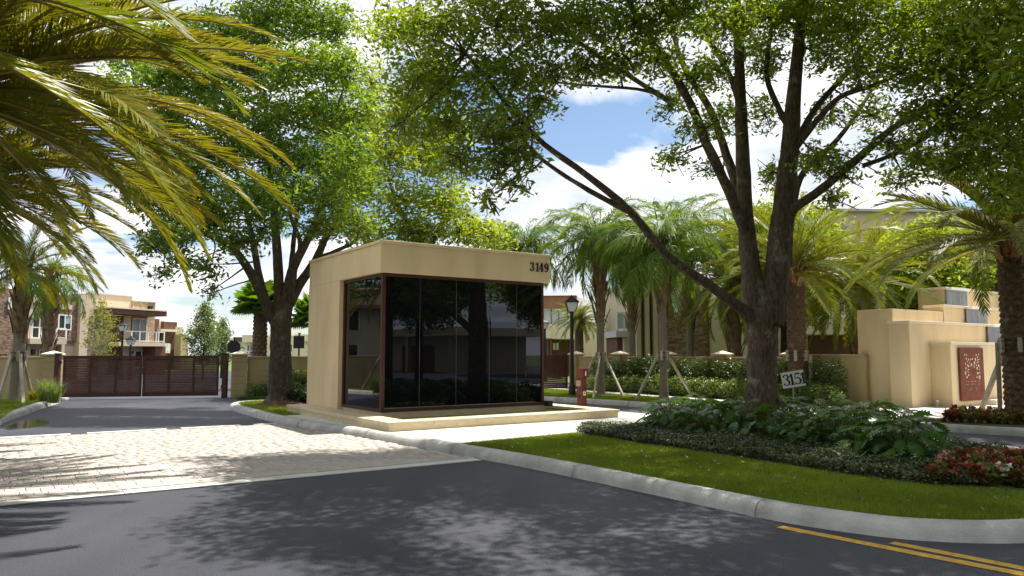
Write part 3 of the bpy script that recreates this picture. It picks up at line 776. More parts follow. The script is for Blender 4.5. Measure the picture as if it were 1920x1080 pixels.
# right of the gate up to the guardhouse
pr = math.atan2(.45, 1)
q0 = Vector((-10.55, 29.25)); qd = Vector((.93, .37)).normalized()
pillar(q0.x, q0.y, math.atan2(qd.y, qd.x), .56, 1.62, 'capped banded pillar in front of the octagonal sign')
w1 = q0 + qd * .3; w2 = q0 + qd * 2.95
wall(w1, w2, 1.58, .2, 'tan boundary wall with banded panel behind the entrance oak', panels=[(.5, 2.3)])
p2 = q0 + qd * 3.25
pillar(p2.x, p2.y, math.atan2(qd.y, qd.x), .52, 1.62, 'capped pillar in front of the square sign, between oak trunk and guardhouse')
w3 = p2 + qd * .3
wall(w3, w3 + qd * 6.5, 1.58, .2, 'tan boundary wall running behind the guardhouse from the square sign pillar')
# along the exit lane
WR = 21.7
def xyz(w, v): return Vector(XY(w, v))
pw = [-26.65, -23.75, -21.05, -18.3, -15.4]
plab = ['capped tan pillar beside the maroon exit gate', 'capped wall pillar just beyond the staked queen palm by the lamp', 'capped wall pillar beside the grey-trunked staked queen palm',
        'capped wall pillar between the leaning oak limb and its trunk', 'capped wall pillar behind the thick date palm trunk with the number sign']
for w_, lb in zip(pw, plab):
    c = xyz(w_, WR); pillar(c.x, c.y, math.atan2(WD.y, WD.x), .46, 1.62, lb)
wl_lab = ['tan wall section next to the maroon exit gate', 'tan wall section behind the staked queen palms', 'tan wall section above the hedge under the leaning oak limb', 'tan wall section behind the big oak trunk']
for i in range(4): wall(xyz(pw[i] + .24, WR), xyz(pw[i + 1] - .24, WR), 1.56, .2, wl_lab[i], panels=[(.35, 2.0)], inset_side=-1)
wall(xyz(pw[4] + .24, WR), xyz(-12.9, WR + .15), 1.66, .2, 'tan wall section with pale coping running up to the stepped monument', panels=[(.3, 1.9)], inset_side=-1)
# exit gate
eg = thing('exit_gate', 'maroon solid gate leaf standing at the end of the exit lane', 'gate', (*XY(-26.9, 18.9), 0))
for nm, a, b, z0, z1, th in [('top_rail', 16.4, 21.35, 1.5, 1.6, .04), ('bottom_rail', 16.4, 21.35, .08, .22, .04)]:
    m = MB(); m.wv(-26.9 - th, -26.9 + th, a, b, z0, z1); m.build(nm, M['gate'], eg, world=True)
for k in range(14):
    z = .23 + k * .09; m = MB(); m.wv(-26.93, -26.905, 16.45, 21.3, z, z + .078); m.build('slat', M['gate'], eg, world=True)
for a in (16.4, 18.05, 19.7, 21.28):
    m = MB(); m.wv(-26.9, -26.85, a, a + .07, .222, 1.498); m.build('stile', M['gate'], eg, world=True)

# signs seen from behind
def sign(px, py, Y, shape, r, label):
    c = A(px, py, Y); t = thing('road_sign', label, 'sign', (c.x, c.y, 0))
    m = MB(); m.box(-.03, .03, .012, .06, 0, c.z + r + .08); m.build('pole', M['black'], t)
    if shape == 8: pts = [(r * math.cos(math.pi / 8 + k * math.pi / 4) * 1.06, r * math.sin(math.pi / 8 + k * math.pi / 4) * 1.06) for k in range(8)]
    else: pts = [(-r * .86, -r), (r * .86, -r), (r * .86, r), (-r * .86, r)]
    n = len(pts); m = MB()
    m.add([(p[0], -.01, c.z + p[1]) for p in pts] + [(p[0], .01, c.z + p[1]) for p in pts], [tuple(range(n)), tuple(range(2 * n - 1, n - 1, -1))] + [(i, n + i, n + (i + 1) % n, (i + 1) % n) for i in range(n)])
    m.build('plate', M['black'], t)
    m = MB(); m.box(-.05, .05, .01, .08, c.z + r + .08, c.z + r + .13); m.build('pole_cap', M['black'], t)
sign(438.5, 650.5, 31.0, 8, .275, 'black octagonal sign seen from behind above the gate-side pillar')
sign(560.5, 641.5, 31.5, 4, .26, 'black square sign seen from behind between oak trunk and guardhouse')

# ================================================================== STREET LAMPS
def lamp(x, y, h, label, s=1.0):
    t = thing('street_lamp', label, 'street lamp', (x, y, 0), group='black lantern street lamps')
    m = MB(); m.tube([(0, 0, 0), (0, 0, .04), (0, 0, .5), (0, 0, .62)], [.15 * s, .15 * s, .115 * s, .075 * s], 12); m.build('base', M['black'], t)
    hb = h - .62 * s
    m = MB(); m.tube([(0, 0, .6), (0, 0, hb - .06), (0, 0, hb)], [.075 * s, .065 * s, .10 * s], 12); m.build('pole', M['black'], t)
    a, b = .12 * s, .225 * s; z0, z1 = hb, hb + .34 * s
    def ring(r, z): return [(-r, -r, z), (r, -r, z), (r, r, z), (-r, r, z)]
    m = MB(); m.add(ring(a, z0 + .01) + ring(b * .96, z1), [(3, 2, 1, 0), (4, 5, 6, 7), (0, 1, 5, 4), (1, 2, 6, 5), (2, 3, 7, 6), (3, 0, 4, 7)]); m.build('lantern_glass', M['lampglass'], t)
    for sx, sy in ((-1, -1), (1, -1), (1, 1), (-1, 1)):
        m = MB(); m.tube([(sx * a * 1.04, sy * a * 1.04, z0), (sx * b, sy * b, z1)], .014 * s, 6); m.build('lantern_bar', M['black'], t)
    m = MB(); m.add(ring(b * 1.14, z1 - .005) + ring(b * 1.12, z1 + .035 * s) + ring(.10 * s, z1 + .17 * s) + ring(.06 * s, z1 + .21 * s),
        [(3, 2, 1, 0)] + [(k * 4 + i, k * 4 + (i + 1) % 4, k * 4 + 4 + (i + 1) % 4, k * 4 + 4 + i) for k in range(3) for i in range(4)] + [(12, 13, 14, 15)]); m.build('lantern_roof', M['black'], t)
    m = MB(); m.tube([(0, 0, z1 + .20 * s), (0, 0, z1 + .23 * s), (0, 0, z1 + .255 * s), (0, 0, h)], [.03 * s, .045 * s, .03 * s, .008 * s], 8); m.build('finial', M['black'], t)
p = G(1073, 743, .13); lamp(p[0], p[1], A(1073, 553, p[1]).z, 'tall black lantern lamp on the grass strip beside the rusty intercom post')
for px, py, Y, lb in [(1021.5, 597, 45, 'black lantern lamp right beside the guardhouse glass edge'), (52, 589, 40, 'black lantern lamp behind the short wall, between two palm trunks'),
                      (231, 603, 49, 'black lantern lamp against the balcony house, above the gate centre'), (246, 629, 50, 'shorter white-topped lantern lamp above the gate centre'),
                      (455, 649, 95, 'tiny distant lantern lamp beside the octagonal sign'), (329, 640, 85, 'tiny distant lamp before the brown far house')]:
    c = A(px, py, Y); lamp(c.x, c.y, c.z, lb)

# ================================================================== INTERCOM POST
ic = G(1091, 761, .20); it = thing('intercom_post', 'rusty red intercom post with keypad and stickers at the basin end', 'intercom post', (ic[0], ic[1], .0), rotz=math.atan2(WD.y, WD.x))
m = MB(); m.box(-.11, .11, -.09, .09, 0.1, 1.02); m.build('shaft', M['rust'], it, bevel=.006)
m = MB(); m.box(-.11, .19, -.10, .10, 1.022, 1.27); m.build('head', M['rust'], it, bevel=.006)
m = MB(); m.box(-.08, .08, -.145, -.092, .76, .93); m.build('keypad', M['timber'], it, bevel=.008)
m = MB(); m.box(.111, .116, -.045, .055, .50, .61); m.build('sticker', M['white'], it)
m = MB(); m.box(.1165, .119, -.02, .03, .54, .575); m.build('sticker_mark', M['flower_red'], it)
m = MB(); m.box(.191, .195, -.03, .01, 1.06, 1.18); m.build('notice', M['white'], it)
m = MB(); m.tube([(-.02, -.13, .73), (-.03, -.17, .62), (-.02, -.15, .5), (0, -.095, .45)], .012, 6); m.build('cable', M['black'], it)

# ================================================================== STEPPED MONUMENT
def wv_at(px, w, z=1.7):
    """where the vertical plane at distance w across the drive meets that picture column"""
    k = (px - 960) / FPX * 1.0
    # X/(Y cosP + (z-H) sinP) = k
    cz = (z - CAMH) * math.sin(PITCH); cp = math.cos(PITCH)
    # w*WD.x+v*VD.x = k*((w*WD.y+v*VD.y)*cp+cz)
    return (k * (w * WD.y * cp + cz) - w * WD.x) / (VD.x - k * VD.y * cp)
mo = thing('monument', 'stepped tan stucco monument with rust panel and grey weirs beside the drive', 'monument', (*XY(-12.5, 25), .14))
def mbox(name, w0, w1, v0, v1, z0, z1, mt=None, bevel=.012, parent=None):
    m = MB(); m.wv(w0, w1, v0, v1, z0, z1); return m.build(name, mt or M['stucco'], mo, bevel=bevel, world=True)
def zat(px, py, w):
    v = wv_at(px, w, 2.5); x, y = XY(w, v); return A(px, py, y).z
VE = 31.5
wA, wB, w2_, w3_ = -11.5, -10.92, -12.15, -12.8
vA = wv_at(1711, wA, .2); vB = wv_at(1787, wB, .2); v2_ = wv_at(1768, w2_, 3); v3_ = wv_at(1771, w3_, 3.5)
zA, zB, z2, z3 = zat(1707, 601, wA), zat(1783, 641, wB), zat(1768, 571, w2_), zat(1771, 538, w3_)
def block(nm, w0, w1, v0, v1, z0, z1, lip=True):
    mbox(nm, w0, w1, v0, v1, z0, z1 - .09)
    mbox(nm + '_cap', w0, w1 + .05, v0 - .05, v1, z1 - .089, z1, M['stucco_pale'])
block('tier', wA - .62, wA, vA, VE, .13, zA)
block('panel_tier', wA + .002, wB, vB, vB + 6.0, .13, zB)
block('upper_tier', w2_ - .62, wA - .622, v2_, VE, .13, z2)
block('top_tier', w3_ - .9, w2_ - .622, v3_, VE, .13, z3)
mbox('side_pier', wA - 1.75, wA - .622, vA + .28, v2_ - .06, .13, 3.02)
# weir openings: grey sheet with a bright spill lip above
def weir(x0, x1, zt, zb, w_):
    a, b = wv_at(x0, w_, zt), wv_at(x1, w_, zt)
    mbox('weir', w_ + .002, w_ + .03, a, b, zb, zt - .10, M['steel'], 0)
    mbox('spill_lip', w_ + .002, w_ + .20, a + .03, b - .02, zt - .095, zt - .02, M['white'], .008)
weir(1772, 1811, z3 - .0, z2 + .005, w2_ - .622 + .05)
weir(1810, 1849, z2, zA + .005, wA - .622 + .05)
weir(1850, 1890, zA, zB + .005, wA + .05)
mbox('dark_opening', w2_ - .571, w2_ - .55, wv_at(1877, w2_ - .57, 3.6), wv_at(1895, w2_ - .57, 3.6), z2 + .1, z3 - .12, M['winglass'], 0)
mbox('foot_ledge', wB + .002, wB + .32, wv_at(1846, wB, .4), vB + 6, .142, .30, M['stucco_pale'])
# rust panel with cut-outs
pa, pb_ = wv_at(1796, wB, 1.2), wv_at(1840, wB, 1.2)
zp0, zp1 = zat(1800, 752, wB), zat(1800, 652, wB)
pan = mbox('rust_panel', wB + .03, wB + .075, pa, pb_, zp0, zp1, M['rust'], .004)
mbox('panel_bracket', wB + .002, wB + .029, pa + .3, pb_ - .3, zp0 + .2, zp1 - .2, M['black'], 0)
rp = random.Random(11); m = MB()
PWd, PH = pb_ - pa, zp1 - zp0
def cutpoly(cx, cz, r, n):
    a0 = rp.uniform(0, 6); vs = []
    for d in (.0755, .0785):
        for k in range(n):
            a = a0 + 2 * math.pi * k / n; q = r * (.7 + .3 * math.sin(k * 2.4 + a0))
            x, y = XY(wB + d, pa + cx + q * math.cos(a) * .9); vs.append((x, y, zp0 + cz + q * math.sin(a)))
    m.add(vs, [tuple(range(n, 2 * n))] + [(i, (i + 1) % n, n + (i + 1) % n, n + i) for i in range(n)])
placed = []
for _ in range(2600):
    u = rp.uniform(.20, .80); zv = rp.uniform(.43, .88)
    q = abs(u - .5) / .30; tz = (zv - .43) / .45
    ok = (q > .52) or (abs(tz - .62) < .20 and q <= .52) or (tz > .62 and q > .40)
    if tz > .80 and q < .62: ok = False
    if not ok: continue
    r = rp.uniform(.035, .075)
    if all((u * PWd - a) ** 2 + (zv * PH - b) ** 2 > (r + c) ** 2 * .92 for a, b, c in placed):
        placed.append((u * PWd, zv * PH, r)); cutpoly(u * PWd, zv * PH, r, rp.choice([4, 5, 6]))
for zv, us in [(.365, (.24, .30, .42, .47, .58, .62, .74, .78)), (.31, (.24, .30, .44, .49, .56, .61, .75)), (.245, (.42, .6)), (.215, (.38, .63))]:
    for u in us: cutpoly(u * PWd + rp.uniform(-.01, .01), zv * PH, .022, 4)
o = m.build('cut_out_pattern', M['stucco_pale'], mo, world=True); o['kind'] = 'stuff'
b_ = thing('stake_light', 'small pale stake light on the paving below the monument', 'light', (*G(1758, 763, .14), .14))
m = MB(); m.tube([(0, 0, 0), (0, 0, .14)], [.03, .03], 10); m.build('stem', M['stucco_grey'], b_)
m = MB(); m.tube([(0, 0, .141), (0, 0, .19), (0, 0, .2)], [.042, .042, .02], 10); m.build('light_head', M['white'], b_)
# ================================================================== HOUSES
class Face:
    """a facade plane: picture rectangles become boxes standing out from it"""
    def __init__(s, px, Y, d, root):
        c = A(px, 600, Y); s.O = Vector((c.x, c.y)); s.d = Vector(d).normalized(); s.n = Vector((s.d.y, -s.d.x)); s.root = root
        if s.n.y > 0: s.n = -s.n
    def sx(s, px, out=0.0):
        # intersect picture column with the plane (ignoring the small pitch term, z near eye level)
        k = (px - 960) / FPX / math.cos(PITCH) * 1.0
        P = s.O + s.n * out
        k = (px - 960) / FPX * math.cos(PITCH)
        return (k * P.y - P.x) / (s.d.x - k * s.d.y)
    def z(s, px, py, out=0.0):
        t = s.sx(px, out); q = s.O + s.n * out + s.d * t
        return A(px, py, q.y).z
    def box(s, name, x0, x1, y0, y1, o0, o1, mt, parent=None, ref=None, bevel=0):
        a, b = s.sx(x0, o1), s.sx(x1, o1)
        r = ref if ref is not None else (x0 + x1) / 2
        zt = s.z(r, y0, o1); zb = s.z(r, y1, o1) if y1 is not None else -.02
        return s.raw(name, a, b, o0, o1, zb, zt, mt, parent, bevel)
    def raw(s, name, a, b, o0, o1, zb, zt, mt, parent=None, bevel=0):
        P = [s.O + s.d * a + s.n * o0, s.O + s.d * a + s.n * o1, s.O + s.d * b + s.n * o1, s.O + s.d * b + s.n * o0]
        if (P[1] - P[0]).x * (P[2] - P[1]).y - (P[1] - P[0]).y * (P[2] - P[1]).x < 0: P = P[::-1]
        m = MB(); m.prism([(p.x, p.y) for p in P], zb, zt)
        o = m.build(name, mt, bevel=bevel)
        if parent is not None and parent is not s.root: o.parent = parent
        else: world_part(o, s.root)
        return o
    def window(s, x0, x1, y0, y1, out, panes=2, glass=None, frame=None, shade=False):
        a, b = s.sx(x0, out), s.sx(x1, out); r = (x0 + x1) / 2
        zt, zb = s.z(r, y0, out), s.z(r, y1, out); w = .07
        fr = s.raw('window', a, b, out + .005, out + .02, zb, zt, M['black'])
        fm = frame or M['white']
        for k in range(panes):
            p0 = a + (b - a) * k / panes + w * .5; p1 = a + (b - a) * (k + 1) / panes - w * .5
            s.raw('pane', p0, p1, out + .021, out + .035, zb + w, zt - w, glass or M['winglass'], fr)
            if shade and k == 1: s.raw('shade', p0, p1, out + .036, out + .04, zb + (zt - zb) * .42, zt - w, M['curtain'], fr)
        for k in range(panes + 1):
            c = a + (b - a) * k / panes; s.raw('frame_upright', c - w * .5, c + w * .5, out + .021, out + .08, zb, zt, fm, fr)
        s.raw('frame_head', a + w * .5, b - w * .5, out + .022, out + .075, zt - w, zt, fm, fr); s.raw('frame_sill', a + w * .5, b - w * .5, out + .022, out + .09, zb, zb + w, fm, fr)
    def railing(s, x0, x1, y0, y1, out, posts, glass=False, mt=None, name='balcony_railing'):
        a, b = s.sx(x0, out), s.sx(x1, out); r = (x0 + x1) / 2; zt, zb = s.z(r, y0, out), s.z(r, y1, out); mt = mt or M['white']
        t = s.raw(name, a, b, out - .03, out + .03, zt - .07, zt, mt)
        s.raw('lower_rail', a, b, out - .025, out + .025, zb + .06, zb + .12, mt, t)
        for px in posts:
            c = s.sx(px, out); s.raw('baluster', c - .04, c + .04, out - .035, out + .035, zb, zt - .071, mt, t)
        if glass: s.raw('glass_panel', a + .05, b - .05, out - .006, out + .006, zb + .13, zt - .08, M['glasspale'], t)

DL = (.36, .933)
# ---- first townhouse, beside the palms at the picture's left edge
h = thing('townhouse', 'tan and brown townhouse with white balcony behind the two palm trunks', 'house', tuple(A(60, 700, 50).xy) + (0,))
f = Face(90, 50, DL, h)
f.box('wall', -200, 163, 557, None, -8, 0, M['stucco_house'], ref=110)
f.box('stone_wing', -200, 30, 541, None, .003, 2.2, M['stone_brown'], ref=10)
f.box('upper_panel', 57, 92, 545, 568, .003, .5, M['stucco_pale'])
f.box('pier', 46, 57, 548, None, .003, .42, M['stucco_house'])
f.box('band', 57.5, 92, 574, 585, .004, .3, M['stucco_house'])
f.box('stone_panel', 108, 147, 555, 640, .003, .35, M['stone_brown'])
f.box('stucco_strip', 147.4, 161, 553, None, .003, .6, M['stucco_house'])
f.box('lintel_panel', 109, 131, 571, 580, .352, .45, M['stucco_pale'])
f.box('balcony_slab', 55, 124, 635, 645, .004, 1.3, M['stucco_house'])
f.box('column', 115, 121, 646, None, .5, .85, M['stucco_house'])
f.box('garage_door', 100, 114, 648, None, .003, .06, M['stucco_brown'])
f.box('lower_wall', 122, 146, 649, None, .003, .2, M['stucco_house'])
f.window(57, 83, 586, 636, .02, 2); f.window(106, 129, 590, 619, .36, 2, shade=True); f.window(73, 84, 655, 676, .02, 2)
f.railing(55, 84, 613, 636, 1.25, (55, 75, 84)); f.railing(104, 122, 615, 636, 1.25, (104, 122))
f.window(10, 14, 558, 580, 2.22, 1); f.box('door_panel', 60, 66, 655, 665, .003, .12, M['stucco_brown'])
f.railing(-40, 12, 664, 712, 2.6, (-40, -20, 0, 12), mt=M['gate'])
# ---- second townhouse with the flat brown canopy
h = thing('townhouse', 'tan townhouse with flat brown canopy over a white-railed balcony', 'house', tuple(A(230, 700, 60).xy) + (0,))
f = Face(230, 60, DL, h)
f.box('wall', 163.6, 244, 553, None, -8, 0, M['stucco_house'], ref=200)
f.box('roof_coping', 163, 244.5, 551, 553, -.3, .08, M['stucco_grey'], ref=200)
f.box('stone_block', 244.6, 288, 566, 641, -6, .12, M['stone_tan'], ref=266)
f.box('stone_coping', 244.6, 288.5, 564.3, 566, -6, .2, M['stucco_grey'], ref=266)
f.box('brown_bay', 209, 229, 592, None, .003, .35, M['stucco_brown'])
f.box('canopy', 208, 310, 580.5, 590, .125, 2.1, M['stucco_brown'], ref=250)
f.box('canopy_edge', 208, 310.5, 578, 580.4, .125, 2.2, M['stucco_pale'], ref=250)
f.box('pier', 229.5, 243, 592, None, .003, .3, M['stucco_house'])
f.box('balcony_slab', 222, 309, 641.5, 649, .125, 1.9, M['stucco_house'], ref=262)
f.box('lower_wall', 243.5, 290, 649.5, None, .003, .35, M['stucco_house'])
f.box('brown_pier', 291, 310, 649.6, None, .2, 1.7, M['stucco_brown'])
f.window(245.5, 271.5, 597, 640.5, .14, 2, frame=M['stucco_pale']); f.window(172, 203, 591, 620, .02, 2); f.window(252, 277, 657, 690, .37, 2)
f.railing(226, 307.5, 621, 641.5, 1.85, (228.6, 245, 260.5, 276, 291.6, 296, 306.5))
f.box('wall_light', 245, 249.5, 658, 664, .352, .5, M['black']); f.box('wall_light', 284, 288, 658, 664, .352, .5, M['black']); f.box('roof_light', 278, 283, 574, 579, .123, .4, M['black'])
f.box('low_window', 170, 185, 664, None, .003, .03, M['winglass'])
# ---- farther brown and cream house
h = thing('townhouse', 'brown and cream house stepping down behind the young green tree', 'house', tuple(A(315, 700, 80).xy) + (0,))
f = Face(315, 80, DL, h)
f.box('brown_tower', 286, 296, 598, None, -6, 0, M['stucco_brown']); f.box('cream_block', 296.3, 305, 601, None, -6, -.3, M['stucco_pale'])
f.box('brown_block', 305.3, 330, 603.5, 617, -6, .1, M['stucco_brown']); f.box('cream_band', 300, 331, 617.3, 622, -5, .6, M['stucco_pale'])
f.box('brown_wall', 305.3, 327.4, 622.4, None, -6, .3, M['stucco_brown']); f.box('cream_wall', 327.8, 341, 613, None, -6, .2, M['stucco_house'])
f.box('olive_wall', 338.5, 352, 627, None, .6, 1.5, M['stucco2']); f.railing(309, 318, 644, 658, 1.2, (309, 311.5, 314, 316, 318)); f.box('balcony_slab', 308, 319, 658.3, 662, .303, 1.25, M['stucco_pale'])
f.window(334, 337, 636, 650, .21, 1)
# ---- distant house behind the oak
h = thing('distant_house', 'distant cream house with white balcony behind the entrance oak', 'house', tuple(A(500, 690, 120).xy) + (0,))
f = Face(500, 120, (1, .08), h)
f.box('wall', 453, 600, 629, None, -10, 0, M['stucco_pale']); f.box('roof_edge', 440, 453, 632, 640, -9, 0, M['stucco_brown']); f.box('side_wall', 441, 452.6, 640.4, None, -9, -.2, M['stucco_house'])
f.box('parapet_panel', 453, 476, 628, 642, .01, .8, M['stucco_pale']); f.box('fin', 478, 489, 629, None, .01, 1.2, M['stucco_house'])
f.box('balcony_slab', 447, 476, 669, 672, .01, 1.5, M['stucco_pale']); f.railing(448, 475, 658, 669, 1.4, (448, 454, 460, 466, 475)); f.window(463, 474, 646, 668, .02, 2)
f.window(543, 548, 645, 660, .02, 1); f.box('parapet_panel', 551, 596, 627, 640, .01, .8, M['stucco_pale'])
# ---- house beside the guardhouse
h = thing('lake_house', 'cream house with brown roof band and glazed upper floor beside the guardhouse', 'house', tuple(A(1060, 690, 58).xy) + (0,))
f = Face(1060, 58, (1, -.12), h)
f.box('wall', 960, 1079.5, 577, None, -9, 0, M['stucco_house'], ref=1040)
f.box('roof_band', 940, 1081, 555.5, 577, -9, .7, M['roof_brown'], ref=1045); f.box('roof_edge', 939, 1082, 554, 555.4, -9, .8, M['stucco_brown'], ref=1045)
fr = f.box('window_band', 962, 1079, 577.3, 607, .003, .05, M['glasspale'])
for px in (985, 1003, 1019, 1034, 1048, 1064, 1078.6): f.box('mullion', px - .5, px + .5, 577.4, 607, .052, .14, M['black'], fr)
f.box('canopy', 985, 1034, 608, 634, .15, 5.0, M['stucco_pale'], ref=1034); f.box('canopy_return', 1034.4, 1073, 609, 635, .15, 4.8, M['stucco_pale'], ref=1040)
for px in (1018, 1027, 1033): f.box('post', px - 1, px + 1, 634.5, None, 4.6, 4.85, M['stucco_brown'])
f.box('garage_door', 985, 1072, 636, None, .003, .08, M['stucco_brown'])
for px in (1037, 1043): f.box('garage_window', px, px + 4.5, 643, 656, .082, .1, M['white'])
side = MB(); a = f.O + f.d * f.sx(1081, 0); e = a + Vector((.27, .96)) * 16
zt = f.z(1081, 556, 0)
side.prism([(a.x, a.y), (a.x + .1, a.y + .03), (e.x + .1, e.y), (e.x, e.y)][::1], -.02, zt)
o = side.build('side_wall', M['stucco_grey']); world_part(o, h)
f.box('garden_wall', 1082, 1122, 606, None, .2, 1.0, M['stucco_house'])
f.box('rear_block', 1120.5, 1160, 592, 643, -6, -.4, M['stucco_house']); f.box('rear_slab', 1120.5, 1160, 643.3, 650, -6, -.1, M['stucco_brown']); f.box('rear_base', 1120.5, 1134, 650.4, None, -6, -.5, M['stucco_house'])
f.window(1134.5, 1156, 650.5, 690, -.6, 2, glass=M['glasspale'])
# ---- tall house behind the hedge wall
h = thing('tall_house', 'tall tan house with dark vertical grooves behind the queen palms and boundary wall', 'house', tuple(A(1400, 690, 38).xy) + (0,))
f = Face(1400, 38, (1, .06), h)
f.box('wall', 1189, 1515, 522, None, -9, 0, M['stucco_house'], ref=1300)
f.box('wing_wall', 1515.3, 1960, 396, 553, -9, -1.5, M['stucco_house'], ref=1700); f.box('roof_edge', 1515, 1965, 392, 396, -9, -1.2, M['stucco_grey'], ref=1700)
for px in (1207, 1222, 1238, 1292): f.box('groove', px - 2.2, px + 2.2, 523, None, .003, .03, M['stucco_brown'], ref=1300)
for px in (1198, 1214.5, 1230): f.box('fin', px - 4, px + 4, 521, None, .004, .35, M['stucco_house'], ref=1300)
f.box('stone_panel', 1252, 1334, 560, None, .003, .22, M['stone_brown']); f.box('stucco_pier', 1334.4, 1350, 530, None, .003, .5, M['stucco_house']); f.box('stucco_pier', 1466, 1478, 530, None, .003, .5, M['stucco_house'])
f.window(1455, 1466, 600, 680, .01, 1)
f.box('balcony_band', 1508, 1660, 596, 627, -1.4, 1.0, M['stucco_house'], ref=1580); f.box('garage_recess', 1508, 1640, 627.4, None, -1.4, -1.3, M['stucco_brown'], ref=1580)
f.box('recess_wall', 1515, 1900, 553.4, 627, -9, -1.45, M['stucco_house'], ref=1700)
f.window(1528, 1562, 545, 592, -1.44, 2, frame=M['stucco_grey']); f.window(1585, 1640, 545, 592, -1.44, 3, frame=M['stucco_grey'])
f.railing(1516, 1650, 562, 596, .9, (1521, 1560, 1600, 1640)); f.box('dark_window', 1700, 1850, 430, 520, -1.499, -1.45, M['winglass'])
f.box('side_balcony', 1156, 1188.6, 620, 632, -4, -.4, M['stucco_grey']); f.railing(1157, 1188, 585, 620, -.5, (1158, 1171, 1187), glass=True)
f.box('side_recess', 1170.5, 1188.6, 632.3, None, -4, -.6, M['stucco_house']); f.box('dark_door', 1157.5, 1170.4, 632.3, None, -4, -1.0, M['stucco_brown'])
# ---- things across the street, seen mirrored in the guardhouse glass
h = thing('street_house', 'long low tan house across the street', 'house', (46, -12, 0), rotz=R(-62))
for nm, b, mt in [('wall', (-11, 11, 0, 8, 0, 3.2), 'stucco_house'), ('roof', (-12, 12, -1.2, 9, 3.2, 3.9), 'stucco_pale'), ('garage_door', (-7, -2, -.04, -.003, 0, 2.4), 'stucco_brown'), ('window', (2, 6, -.04, -.003, .9, 2.4), 'winglass')]:
    m = MB(); m.box(*b); m.build(nm, M[mt], h)
for x in (-11, -4.5, 3, 10.6):
    m = MB(); m.box(x, x + .4, -1.0, -.6, 0, 3.198); m.build('column', M['stucco_house'], h)

h = thing('side_house', 'tan two-storey house standing left of the short wall', 'house', (-37, 37, 0), rotz=R(62))
for nm, b, mt in [('wall', (-9, 9, 0, 8, 0, 6.4), 'stucco_house'), ('roof_edge', (-9.2, 9.2, -.2, 8.2, 6.4, 6.7), 'stucco_pale'), ('stone_bay', (-8, -4.5, -.5, -.003, 0, 5.4), 'stone_brown'), ('canopy', (-2.5, 4, -1.4, -.003, 4.9, 5.2), 'stucco_brown')]:
    m = MB(); m.box(*b); m.build(nm, M[mt], h)
for x, z in ((-1.5, .9), (2.2, .9), (6, .9), (-1.5, 3.4), (2.2, 3.4), (6, 3.4)):
    m = MB(); m.box(x, x + 1.6, -.05, -.003, z, z + 1.4); wo = m.build('window', M['winglass'], h)
    for a, b2 in ((x - .08, x), (x + .78, x + .84), (x + 1.6, x + 1.68)):
        m = MB(); m.box(a, b2, -.09, -.004, z - .05, z + 1.45); m.build('frame', M['white'], wo)
# ================================================================== PLANTS: builders
def leaf_cloud(name, C, size, seed, m, aspect=.36, up=.25, var=.48, fold=True):
    """one small folded blade per centre"""
    C = np.asarray(C, dtype=np.float64); n = len(C); r = nrs(seed)
    d = r.normal(size=(n, 3)); d[:, 2] *= .6; d /= np.linalg.norm(d, axis=1)[:, None]
    q = r.normal(size=(n, 3)); q[:, 2] += up * 3; s = np.cross(d, q); s /= np.linalg.norm(s, axis=1)[:, None] + 1e-9
    nn = np.cross(s, d)
    L = (size * (1 + var * r.uniform(-1, 1, n)))[:, None]; Wd = L * aspect
    a = C - d * L * .5; b = C + s * Wd * .5 - d * L * .05 + nn * Wd * .18; c = C + d * L * .5; e = C - s * Wd * .5 - d * L * .05 + nn * Wd * .18
    V = np.stack([a, b, c, e], 1).reshape(-1, 3)
    i = np.arange(n)[:, None] * 4
    T = np.concatenate([i + np.array([[0, 1, 2]]), i + np.array([[0, 2, 3]])], 1).reshape(-1, 3)
    return np_mesh(name, V, tris=T, mats=[m])
def sprays(center, rad, n_spray, per, spread, r, shell=.55):
    """leaf positions: tufts scattered through an ellipsoid, denser towards its skin"""
    u = r.normal(size=(n_spray, 3)); u /= np.linalg.norm(u, axis=1)[:, None]
    q = (shell + (1 - shell) * r.uniform(0, 1, n_spray) ** .6)[:, None]; q = np.where(r.uniform(size=(n_spray, 1)) < .30, r.uniform(.1, .8, (n_spray, 1)), q)
    q *= 1 + r.normal(0, .10, (n_spray, 1))
    P = np.asarray(center) + u * q * np.asarray(rad)
    dirn = r.normal(size=(n_spray, 3)) * np.array([1, 1, .5]); dirn /= np.linalg.norm(dirn, axis=1)[:, None]
    t = r.uniform(-1, 1, (n_spray, per, 1))
    L = P[:, None, :] + dirn[:, None, :] * t * spread * 1.3 + r.normal(0, spread * .42, (n_spray, per, 3)) * np.array([1, 1, .7])
    return L.reshape(-1, 3), P
def curve3(pts, k=4):
    P = [Vector(p) for p in pts]; out = []
    for i in range(len(P) - 1):
        p0 = P[max(i - 1, 0)]; p1 = P[i]; p2 = P[i + 1]; p3 = P[min(i + 2, len(P) - 1)]
        for j in range(k):
            t = j / k
            out.append((0.5 * ((2 * p1) + (p2 - p0) * t + (2 * p0 - 5 * p1 + 4 * p2 - p3) * t * t + (3 * p1 - p0 - 3 * p2 + p3) * t ** 3)))
    out.append(P[-1]); return out
def limb_mesh(name, pts, rads, mt, sides=10, k=4, rough=.06, seed=0):
    P = curve3(pts, k); n = len(P); rr = np.interp(np.linspace(0, len(pts) - 1, n), np.arange(len(pts)), rads)
    m = MB(); m.tube(P, list(rr), sides)
    r = nrs(seed); V = np.array(m.v)
    for i in range(n):
        sl = slice(i * sides, (i + 1) * sides); V[sl] += (V[sl] - np.array(P[i])) * r.normal(0, rough, (sides, 1))
    m.v = [tuple(v) for v in V]; return m.mesh(name, mt, smooth=True)
